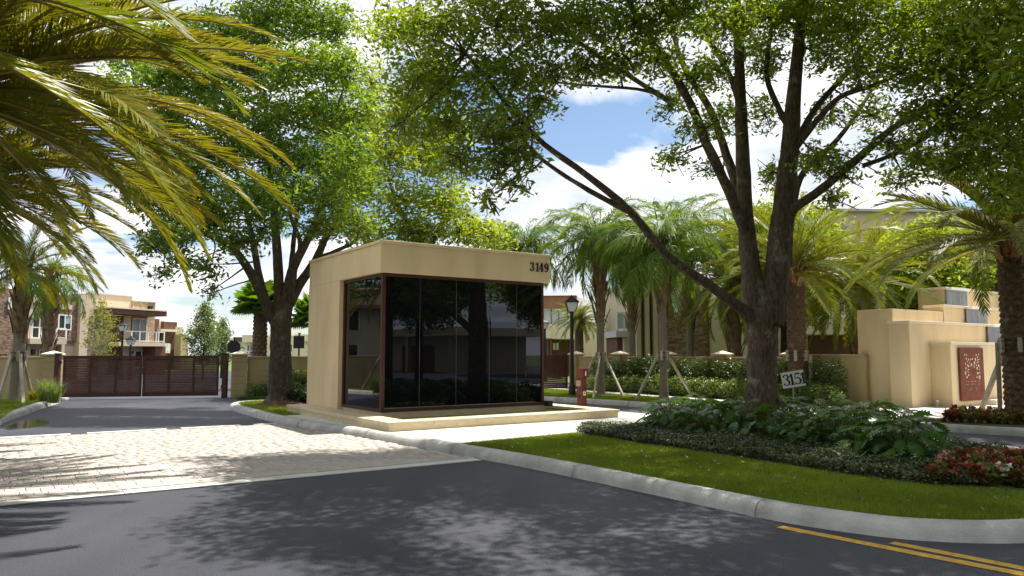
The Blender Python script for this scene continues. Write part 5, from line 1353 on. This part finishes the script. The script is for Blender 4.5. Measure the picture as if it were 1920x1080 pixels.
# palms by the short wall
p = G(30, 753, .13); pL = palm('queen_palm', 'staked palm with flared grey trunk before the short wall', 'palm', p[0], p[1], A(30, 505, p[1]).z - .1, 'queen', 2.5, 26, 9, .20, .17, 'queen', -35, alt=('amber', .45), bootz=1.9)
strap(pL, .22, 1.5)
zt = 1.65
for (fx_, fy_), lb in zip([(44, 757), (-6, 756), (62, 748)], ['pale timber stake, sunlit, leaning on the palm by the short wall', 'timber stake on the street-edge side of the palm by the short wall', 'shaded timber stake behind the sunlit one, by the short wall palm']):
    g = G(fx_, fy_, .13); d = (Vector(g) - Vector(p)).normalized()
    stake((p[0] + d.x * .30, p[1] + d.y * .30, zt), (g[0], g[1], .10), lb)
c = A(97, 520, 33); palm('queen_palm', 'palm with shaggy boots rising behind the short wall pillar', 'palm', c.x, c.y, c.z, 'queen', 2.4, 24, 12, .22, .19, 'queen', -30, alt=('amber', .3), bootz=1.6, z0=0)
for k, Y in enumerate((36, 40)):
    c = A(-140 - 90 * k, 480, Y); palm('queen_palm', ['palm left of the short wall', 'palm far left of the short wall'][k], 'palm', c.x, c.y, c.z, 'queen', 2.4, 20, 14 + k, .2, .17, 'queen', -30, z0=0)
# queen palms by the exit lane
p = G(1127, 741, .13); pq = palm('queen_palm', 'staked queen palm with ringed trunk beside the tall lantern lamp', 'palm', p[0], p[1], A(1127, 455, p[1]).z, 'queen', 2.75, 36, 21, .135, .15, 'queen', -28, bootz=2.6)
strap(pq, .145, 1.45)
for f_, lb in zip([(1170, 744), (1078, 742), (1112, 748)], ['timber stake slanting right from the lamp-side queen palm', 'timber stake slanting away from the queen palm towards the intercom', 'short timber stake in front of the lamp-side queen palm']):
    g = G(*f_, .13); d = (Vector(g) - Vector(p)).normalized(); stake((p[0] + d.x * .26, p[1] + d.y * .26, 1.55), (g[0], g[1], .1), lb, .035)
p = G(1245, 748, .13); pq = palm('queen_palm', 'staked queen palm with smooth grey trunk and orange-brown collar', 'palm', p[0], p[1], A(1245, 465, p[1]).z, 'queen', 2.7, 34, 22, .14, .15, 'queen', -30, bootz=2.9)
strap(pq, .15, 1.5)
for f_, lb in zip([(1192, 750), (1300, 745)], ['timber stake slanting left from the smooth grey queen palm', 'timber stake slanting right from the smooth grey queen palm into the hedge']):
    g = G(*f_, .13); d = (Vector(g) - Vector(p)).normalized(); stake((p[0] + d.x * .26, p[1] + d.y * .26, 1.6), (g[0], g[1], .1), lb, .035)
for px, pyc, Y, L, lb, sd in [(1183, 485, 35, 2.6, 'queen palm with dark booted trunk behind the boundary wall', 23), (1290, 440, 33, 2.9, 'tallest queen palm of the cluster, half behind the leaning limb', 24), (985, 468, 34, 2.7, 'queen palm whose weeping crown shows above the guardhouse roof corner', 25)]:
    c = A(px, pyc, Y); palm('queen_palm', lb, 'palm', c.x, c.y, c.z, 'queen', L, 36, sd, .17, .16, 'queen', -32, bootz=2.6, z0=0)
# date palms on the right
p = G(1498, 756, .13); pd_ = palm('date_palm', 'date palm with diamond-scaled trunk beside the big oak and number sign', 'palm', p[0], p[1], A(1498, 515, p[1]).z - .1, 'date', 3.3, 52, 31, .275, .27, 'date', -22, alt=('gold', .25))
strap(pd_, .30, 1.5)
for f_, lb in zip([(1520, 757), (1555, 752), (1470, 752)], ['upright timber stake before the date palm with the number sign', 'timber stake slanting right from the date palm with the number sign', 'timber stake behind the number sign, left of the date palm']):
    g = G(*f_, .13); d = (Vector(g) - Vector(p)).normalized(); stake((p[0] + d.x * .42, p[1] + d.y * .42, 1.6), (g[0], g[1], .1), lb, .045)
c = A(1375, 520, 31); palm('date_palm', 'palm with peeling pale trunk behind the wall, left of the oak trunk', 'palm', c.x, c.y, c.z, 'queen', 3.3, 58, 32, .26, .23, 'date', -48, z0=0, bootz=1.4)
c = A(1608, 525, 27); palm('date_palm', 'palm with split pale trunk behind the wall before the dark garage', 'palm', c.x, c.y, c.z, 'queen', 3.4, 58, 33, .26, .23, 'date', -48, alt=('gold', .4), z0=0, bootz=1.4)
p = G(1918, 787, .15); pd_ = palm('date_palm', 'thick date palm with scaled trunk at the picture’s right edge', 'palm', p[0], p[1], A(1918, 462, p[1]).z - .15, 'date', 3.9, 60, 34, .335, .32, 'date', -10, alt=('gold', .35), z0=.14)
strap(pd_, .38, 1.75)
for f_, lb in zip([(1836, 776), (1876, 785)], ['long timber stake leaning on the thick date palm before the rust panel', 'short steep timber stake close to the thick date palm trunk']):
    g = G(*f_, .15); d = (Vector(g) - Vector(p)).normalized(); stake((p[0] + d.x * .42, p[1] + d.y * .42, 1.95), (g[0], g[1], .12), lb, .045)
# small date palm by the lake house and fan palms beyond the wall
c = A(1086, 607, 44); palm('small_palm', 'small bushy date palm in front of the cream house', 'palm', c.x, c.y, c.z, 'date', 1.9, 60, 41, .24, .22, 'date', -25, z0=0)
def fan_mesh(seed):
    r = nrs(seed); V, T = [], []; n = 26
    V += [(0, -.012, 0), (0, .012, 0), (.5, .008, .03), (.5, -.008, .03)]; Q = [(0, 1, 2, 3)]
    for k in range(n):
        a = -2.2 + 4.4 * k / (n - 1); d = np.array([math.cos(a), math.sin(a), .18 * math.cos(a * 1.3)]); l = .5 * (1 - .18 * abs(a) / 2.2) * r.uniform(.9, 1.05)
        s = np.array([-math.sin(a), math.cos(a), 0]) * .034; p = np.array([.5, 0, .03]); m1 = p + d * l * .62; e = p + d * l + np.array([0, 0, -.10])
        b = len(V); V += [tuple(p), tuple(m1 + s), tuple(e), tuple(m1 - s + np.array([0, 0, -.012]))]; T += [(b, b + 1, b + 2), (b, b + 2, b + 3)]
    return np_mesh('fan_leaf', V, quads=Q, tris=T, mats=[M['frond_fan']])
fans = [fan_mesh(k) for k in range(3)]
for px, py, Y, lb, sd in [(489, 575, 36, 'fan palm with shaggy trunk behind the entrance oak', 51), (592, 600, 36, 'fan palm half hidden by the guardhouse wall', 52)]:
    c = A(px, py, Y); t = thing('fan_palm', lb, 'palm', (c.x, c.y, 0)); link('trunk', trunk_diamonds('trunk', c.z, .33, .30, M['bark_phoenix'], 8, .36, .4), t)
    rr = random.Random(sd)
    for k in range(38):
        q = k / 38; o = link('fan_leaf', fans[k % 3], t, (0, 0, c.z)); s = rr.uniform(1.25, 1.55)
        o.rotation_euler = (Matrix.Rotation(k * 2.4, 3, 'Z') @ Matrix.Rotation(-R(75 - 100 * q), 3, 'Y') @ Matrix.Rotation(rr.uniform(-.4, .4), 3, 'X')).to_euler(); o.scale = (s, s, s)

ORD = ['first', 'second', 'third', 'fourth', 'fifth', 'sixth', 'seventh', 'eighth', 'ninth', 'tenth', 'eleventh', 'twelfth', 'thirteenth', 'fourteenth', 'fifteenth', 'sixteenth', 'seventeenth', 'eighteenth', 'nineteenth', 'twentieth']
# ================================================================== HEDGES AND SHRUBS
def shrub_mesh(name, rx, ry, h, n, leaf, lm, seed, aspect=.45):
    r = nrs(seed); n_ = n; u = r.uniform(-1, 1, (n_, 3)); k = (np.abs(u) ** 3).sum(1) < 1.0; u = u[k]
    s = np.maximum(np.abs(u).max(1), .25)[:, None]; u = u * (1 - .55 * r.uniform(0, 1, (len(u), 1)) ** 2 * (1 - s)) ; P = u * np.array([rx, ry, h / 2]) * (1 + r.normal(0, .05, (len(u), 1))); P[:, 2] += h / 2 + .02
    P[:, 2] += .05 * np.sin(P[:, 0] * 9 + seed) * (P[:, 2] > h * .6)
    return leaf_cloud(name, P, leaf, seed, lm, aspect, .4)
def shrub_row(p0, p1, n, rx, ry, h, leaves, leaf, lm, label, group, seed, z0=.13, name='hedge_shrub', var=4):
    ms = [shrub_mesh('foliage', rx, ry, h, leaves, leaf, lm, seed + k) for k in range(var)]
    sm = MB()
    for k in range(5): sm.tube([(0, 0, 0), (.25 * rx * math.cos(k * 1.3), .25 * ry * math.sin(k * 1.3), h * .4), (.6 * rx * math.cos(k * 1.3), .6 * ry * math.sin(k * 1.3), h * .8)], [.02, .014, .006], 5)
    smesh = sm.mesh('stems', M['bark_dark']); rr = random.Random(seed)
    p0, p1 = Vector(p0), Vector(p1); rot = math.atan2((p1 - p0).y, (p1 - p0).x)
    for k in range(n):
        c = p0 + (p1 - p0) * ((k + .5) / n); t = thing(name, label % ORD[k] if '%s' in label else label, 'shrub', (c.x + rr.uniform(-.05, .05), c.y + rr.uniform(-.05, .05), z0), group, rot + rr.choice([0, math.pi]) + rr.uniform(-.1, .1))
        s = rr.uniform(.9, 1.1); t.scale = (1, 1, s)
        link('foliage', ms[rr.randrange(var)], t); link('stems', smesh, t)
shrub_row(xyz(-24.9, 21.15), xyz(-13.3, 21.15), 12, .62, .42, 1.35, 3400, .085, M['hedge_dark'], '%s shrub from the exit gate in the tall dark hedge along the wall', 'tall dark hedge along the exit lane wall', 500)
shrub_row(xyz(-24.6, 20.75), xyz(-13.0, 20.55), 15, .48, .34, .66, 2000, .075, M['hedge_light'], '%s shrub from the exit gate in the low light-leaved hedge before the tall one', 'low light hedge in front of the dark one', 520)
h0 = q0 + qd * 1.2 - Vector((-qd.y, qd.x)) * .55; h1 = q0 + qd * 5.0 - Vector((-qd.y, qd.x)) * .55
shrub_row(h0, h1, 4, .55, .38, 1.15, 2600, .10, M['hedge_light'], '%s tall light green shrub from the gate, against the wall behind the entrance oak', 'tall hedge behind the entrance oak', 540, .02)
h0 = q0 + qd * .25 - Vector((-qd.y, qd.x)) * 1.15; h1 = q0 + qd * 5.2 - Vector((-qd.y, qd.x)) * 1.15
shrub_row(h0, h1, 7, .45, .40, .56, 1700, .09, M['hedge_light'], '%s low clipped shrub from the gate, in the row behind the entrance oak', 'low hedge behind the entrance oak', 560, .02)
slab('hedge_bed', [q0 - qd * .1 - Vector((-qd.y, qd.x)) * 1.75, q0 + qd * 9 - Vector((-qd.y, qd.x)) * 1.75, q0 + qd * 9, q0 - qd * .1], -.02, .11, M['turf'])
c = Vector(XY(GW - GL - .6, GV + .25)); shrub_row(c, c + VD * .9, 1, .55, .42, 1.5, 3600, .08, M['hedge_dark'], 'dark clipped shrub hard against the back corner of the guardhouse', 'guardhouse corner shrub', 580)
c0 = Vector(G(528, 752, .25)); c1 = Vector(G(583, 752, .25))
shrub_row(c0, c1, 4, .36, .36, .42, 1200, .09, M['cover'], '%s low dark shrub from the road at the foot of the entrance oak', 'low shrubs at the foot of the entrance oak', 590, .2)
# ornamental grass tufts by the gate
def tuft(x, y, h, n, label, seed, lm):
    r = nrs(seed); a = r.uniform(0, 6.28, n); ln = h * r.uniform(.6, 1.1, n); b = np.stack([.08 * r.normal(size=n), .08 * r.normal(size=n), np.zeros(n)], 1); out = r.uniform(.2, .8, n)
    m1 = b + np.stack([np.cos(a) * ln * out * .45, np.sin(a) * ln * out * .45, ln * .62], 1); e = b + np.stack([np.cos(a) * ln * out * 1.0, np.sin(a) * ln * out * 1.0, ln * (.95 - .35 * out)], 1)
    s = np.stack([-np.sin(a), np.cos(a), np.zeros(n)], 1) * .006
    V = np.stack([b - s, b + s, m1 + s, m1 - s, e], 1).reshape(-1, 3); i = np.arange(n)[:, None] * 5
    t = thing('grass_tuft', label, 'ornamental grass', (x, y, .12)); link('blades', np_mesh('blades', V, quads=i + np.array([[0, 1, 2, 3]]), tris=i + np.array([[3, 2, 4]]), mats=[lm]), t)
for px, py, hh, lb, sd in [(83, 754, 1.0, 'feathery green grass tuft before the short wall', 1), (102, 755, .85, 'feathery grass tuft at the foot of the gate pillar', 2), (66, 752, .5, 'small straw-coloured grass clump by the stake', 3)]:
    g = G(px, py, .13); tuft(g[0], g[1], hh, 260, lb, sd, M['young_green'] if sd < 3 else M['frond_amber'])

# ================================================================== PHILODENDRON BED
def philo_leaf(seed):
    r = nrs(seed); n = 6; T = []
    mid = [(x, 0, .10 * math.sin(x * 2.6) - .22 * x * x) for x in np.linspace(0, 1, n + 1)]
    V = [tuple(m_) for m_ in mid]
    for sd in (-1, 1):
        for k in range(n):
            x0 = k / n; x1 = (k + 1) / n; ln = .42 * math.sin(math.pi * (.12 + .80 * x0)) ** .8 * r.uniform(.9, 1.1); tipx = x0 + ln * .62 + .05
            b = len(V); zb = mid[k][2]; V += [(x0 + .0, sd * ln * .45, zb + .05), (tipx, sd * ln, zb + .0), (x0 + .19, sd * ln * .42, zb + .05)]
            T += [(k, k + 1, b + 2), (k, b + 2, b), (b, b + 2, b + 1)] if sd > 0 else [(k, b + 2, k + 1), (k, b, b + 2), (b, b + 1, b + 2)]
    return V, T
PL = []
for k in range(3):
    V, T = philo_leaf(k)
    PL.append(np_mesh('leaf', V, tris=T, mats=[M['philo']])); 
PLY = [np_mesh('leaf', *(lambda a: (a[0],))(philo_leaf(9)), tris=philo_leaf(9)[1], mats=[M['philo2']])]
def philo(x, y, h, seed, label):
    r = random.Random(seed); t = thing('philodendron', label, 'plant', (x, y, .13), 'philodendrons in the island bed', r.uniform(0, 6)); st = MB()
    n = 64
    for k in range(n):
        q = k / n; a = k * 2.39996 + r.uniform(-.2, .2); el = R(82 - 74 * q + r.uniform(-8, 8)); ln = h * r.uniform(.72, 1.0) * (.95 - .15 * q)
        e = Vector((math.cos(a) * math.cos(el), math.sin(a) * math.cos(el), math.sin(el))) * ln
        st.tube([(0, 0, 0), tuple(e * .5 + Vector((0, 0, .04))), tuple(e)], [.010, .008, .006], 4, cap=False)
        o = link('leaf', (PLY[0] if (q < .3 and r.random() < .35) else PL[r.randrange(3)]), t, e)
        tilt = R(18 - 55 * q + r.uniform(-18, 18)) - .25
        o.rotation_euler = (Matrix.Rotation(a + r.uniform(-.4, .4), 3, 'Z') @ Matrix.Rotation(-tilt, 3, 'Y') @ Matrix.Rotation(r.uniform(-.5, .5), 3, 'X')).to_euler()
        s = h * r.uniform(.28, .42); o.scale = (s, s, s)
    st.build('stems', M['rachis_green'], t)
rr = random.Random(4)
rows = [[(1262, 806), (1330, 815), (1395, 818), (1458, 826), (1520, 836), (1585, 846), (1645, 858), (1700, 868)], [(1300, 792), (1375, 797), (1450, 803), (1530, 812), (1610, 820), (1680, 834)], [(1250, 788), (1405, 786), (1490, 790), (1560, 797), (1640, 806)]]
for ri, row_ in enumerate(rows):
    for i, pp in enumerate(row_):
        s = G(*pp, .15); philo(s[0] + rr.uniform(-.08, .08), s[1] + rr.uniform(-.08, .08), rr.uniform(.60, .78), 700 + i + 20 * ri, '%s philodendron from the basin end in the %s row around the big oak' % (ORD[i], ('front', 'middle', 'back')[ri]))
# ---- number board 3151 leaning on its stake
nb = A(1487, 711, 16.9); ns = thing('number_board', 'two tilted white boards reading 3151 on a stake before the date palm', 'sign', (nb.x, nb.y, .13), rotz=R(-8))
zc = nb.z - .13
m = MB(); m.box(-.012, .02, .012, .03, 0, zc + .1); m.build('stake', M['timber'], ns)
tilt = Matrix.Rotation(-R(9), 3, 'Y')
for sd, txt in ((-1, '31'), (1, '51')):
    b = MB(); x0, x1 = (-.245, -.006) if sd < 0 else (.0, .245); b.box(x0, x1, -.012, .008, -.175, .175)
    b.v = [tuple(tilt @ Vector(v) + Vector((0, 0, zc + (.0)))) for v in b.v]; bo = b.build('board', M['white'], ns)
    for k, ch in enumerate(txt):
        O = tilt @ Vector((x0 + .022 + k * .112, -.0125, -.125)) + Vector((0, 0, zc))
        figure(ch, O, tilt @ Vector((1, 0, 0)), tilt @ Vector((0, 0, 1)), Vector((0, -1, 0)), .245, .006).build('numeral', M['letter'], bo)

# ================================================================== GROUND COVER, GRASS, FLOWERS
edge = [(1078, 812), (1140, 822), (1202, 833), (1299, 846), (1375, 857), (1452, 869), (1530, 882), (1605, 893), (1736, 910), (1830, 915)]
cover_poly = [Vector(G(*p, .15)) for p in edge] + [Vector(XY(-4.6, 10.6)), Vector(XY(-5.6, 13.4)), Vector(XY(-8.2, 13.85)), Vector(XY(-11.2, 13.5)), Vector(XY(-11.3, 10.0))]
sheet('bed_soil', cover_poly, .140, M['soil'])
def cover(poly, n, h, leaf, lm, seed, name, label, cat, parent=None, z0=.13):
    r = nrs(seed); P = scatter(poly, n, seed); k = .5 + .5 * np.sin(P[:, 0] * 5.1 + 1.3 * np.sin(P[:, 1] * 4.3)) * np.cos(P[:, 1] * 3.7); z = z0 + h * r.uniform(.1, 1, len(P)) ** .7 * (.55 + .45 * k)
    o = link(name, leaf_cloud(name, np.column_stack([P, z]), leaf, seed, lm, .5, .8)); tag(o, label, cat, kind='stuff'); return o
front = [Vector(G(*p, .15)) for p in edge] + [Vector(G(*p, .15)) for p in [(1830, 872), (1736, 862), (1600, 838), (1452, 818), (1300, 806), (1180, 803), (1100, 802)]]
cover(front, 52000, .20, .050, M['cover'], 61, 'ground_cover', 'dark glossy ground cover between the lawn and the philodendrons', 'ground cover')
cover(cover_poly, 30000, .16, .055, M['cover'], 62, 'ground_cover', 'dark ground cover under and behind the philodendrons', 'ground cover')
def blades(poly, n, h, wd, seed, name, label, lm, z0=.13):
    r = nrs(seed); P = scatter(poly, n, seed); a = r.uniform(0, 6.28, n); hh = h * r.uniform(.5, 1.15, n); ln = r.uniform(.1, .7, n) * hh
    s = np.stack([-np.sin(a), np.cos(a), 0 * a], 1) * wd / 2; b = np.column_stack([P, np.full(n, z0)])
    ph = r.uniform(0, 6.28, n); e = b + np.stack([np.cos(ph) * ln, np.sin(ph) * ln, hh], 1)
    V = np.stack([b - s, b + s, e], 1).reshape(-1, 3); T = np.arange(3 * n).reshape(-1, 3)
    o = link(name, np_mesh(name, V, tris=T, mats=[lm])); tag(o, label, 'grass', kind='stuff'); return o
lawn_front = [Vector(p) for p in MEDIN if -11.4 < WV(*p)[0] < -2.2 and WV(*p)[1] < 9.8] + [Vector(G(*p, .15)) for p in edge[::-1]]
blades(lawn_front, 230000, .055, .010, 63, 'grass', 'short sunlit and shaded lawn grass along the island kerb', M['grass'])
blades(LAWN_N, 36000, .07, .016, 64, 'grass', 'lawn grass on the island around the entrance oak', M['grass'])
blades([Vector(XY(-31.4, 1.6)), Vector(XY(-25, .5)), Vector(XY(-18, -.3)), Vector(XY(-18, -4)), Vector(XY(-31.4, -4))], 60000, .08, .018, 65, 'grass', 'lawn grass on the verge beside the entrance lane', M['grass'])
blades([Vector(p) for p in rkin if -27 < WV(*p)[0] < -14.7] + [Vector(XY(-14.7, 19.2)), Vector(XY(-27.1, 19.9))], 46000, .07, .018, 66, 'grass', 'lawn grass on the strip between exit lane and sidewalk', M['grass'])
ring = G(1135, 742, .13)
m = MB(); m.tube([(ring[0], ring[1], .11), (ring[0], ring[1], .17)], [.75, .55], 18); o = m.build('mulch_ring', M['mulch']); o['kind'] = 'structure'
# bedding flowers
def bed_mesh(seed, lm, fm, flowers, r0=.14, h=.24):
    r = nrs(seed); n = 170; u = r.normal(size=(n, 3)); u /= np.linalg.norm(u, axis=1)[:, None]; u[:, 2] = np.abs(u[:, 2]); P = u * np.array([r0, r0, h]) * (.5 + .5 * r.uniform(0, 1, (n, 1)) ** .5)
    lmesh = leaf_cloud('foliage', P, .075, seed, lm, .75, .8)
    u = r.normal(size=(flowers, 3)); u[:, 2] = np.abs(u[:, 2]) + .5; u /= np.linalg.norm(u, axis=1)[:, None]; P = u * np.array([r0 * 1.05, r0 * 1.05, h * 1.1]); P = np.repeat(P, 5, 0) + r.normal(0, .012, (flowers * 5, 3))
    return lmesh, leaf_cloud('blooms', P, .046, seed + 1, fm, .9, .8)
BEDS = {k: [bed_mesh(800 + 10 * i + j, lm, M[fm], nf) for j in range(3)] for i, (k, lm, fm, nf) in enumerate([('red', M['bronzeleaf'], 'flower_red', 13), ('white', M['bedleaf'], 'flower_white', 14), ('pink', M['bedleaf'], 'flower_pink', 14), ('bronze', M['bronzeleaf'], 'flower_red', 5), ('green', M['bedleaf'], 'flower_pink', 3)])}
LB = {'red': 'red-flowered plant, %s from the lobed leaves in the %s row of the lawn-side bed', 'white': 'white-flowered plant, %s from the lobed leaves in the %s row of the lawn-side bed', 'pink': 'pink-flowered plant, %s from the lobed leaves in the %s row of the lawn-side bed', 'bronze': 'bronze-leaved plant, %s from the lobed leaves in the %s row of the lawn-side bed', 'green': 'yellow-green plant, %s from the lobed leaves in the %s row of the lawn-side bed'}
LB2 = {'red': 'red-flowered plant, %s from the corner in the %s row of the kerbed planter', 'green': 'yellow-green plant, %s from the corner in the %s row of the kerbed planter', 'bronze': 'bronze-leaved plant, %s from the corner in the %s row of the kerbed planter'}
def bedding(x, y, kind, label, group, s=1.0, z=.14):
    a, b = BEDS[kind][rr.randrange(3)]; t = thing('bedding_plant', label, 'flower plant', (x, y, z), group, rr.uniform(0, 6)); t.scale = (s, s, s * rr.uniform(.9, 1.15)); link('foliage', a, t)['kind'] = 'stuff'; link('blooms', b, t)['kind'] = 'stuff'
for row in range(5):
    for k in range(12):
        px = 1748 + k * 27 + (row % 2) * 13; py = 908 - row * 9.5 + rr.uniform(-2, 2)
        if px < 1748 + row * 12 or px > 1945: continue
        g = G(px, py, .15); q = rr.random()
        kind = 'red' if q < .26 else 'white' if q < .38 else 'pink' if q < .62 else 'bronze' if q < .80 else 'green'
        bedding(g[0], g[1], kind, LB[kind] % (ORD[k], ORD[row]), 'bedding flowers beside the lawn', .92)
for row in range(3):
    for k in range(11):
        px = 1778 + k * 17 + row * 6; g = G(px, 791 - row * 6.5 + k * .6, .15); kind = 'red' if (k == 0 or (k == 1 and row == 0)) else rr.choice(['green', 'green', 'bronze'])
        bedding(g[0], g[1], kind, LB2[kind] % (ORD[k], ORD[row]), 'bedding plants in the kerbed planter', .95, .15)
for px, lb in ((1614, 'red-flowered plant nearer the boundary wall, behind the philodendrons'), (1627, 'red-flowered plant nearer the monument, behind the philodendrons')):
    g = G(px, 776, .15); bedding(g[0], g[1], 'red', lb, 'red flowers behind the philodendrons', 1.1)

# fallen leaves on the lawn
r = nrs(91)
P = scatter(lawn_front, 260, 93); z = np.full(len(P), .183)
o = link('leaf_litter', leaf_cloud('leaf_litter', np.column_stack([P, z]), .055, 94, M['litter'], .5, 6.0)); tag(o, 'scattered fallen brown oak leaves on the island lawn', 'fallen leaves', kind='stuff')
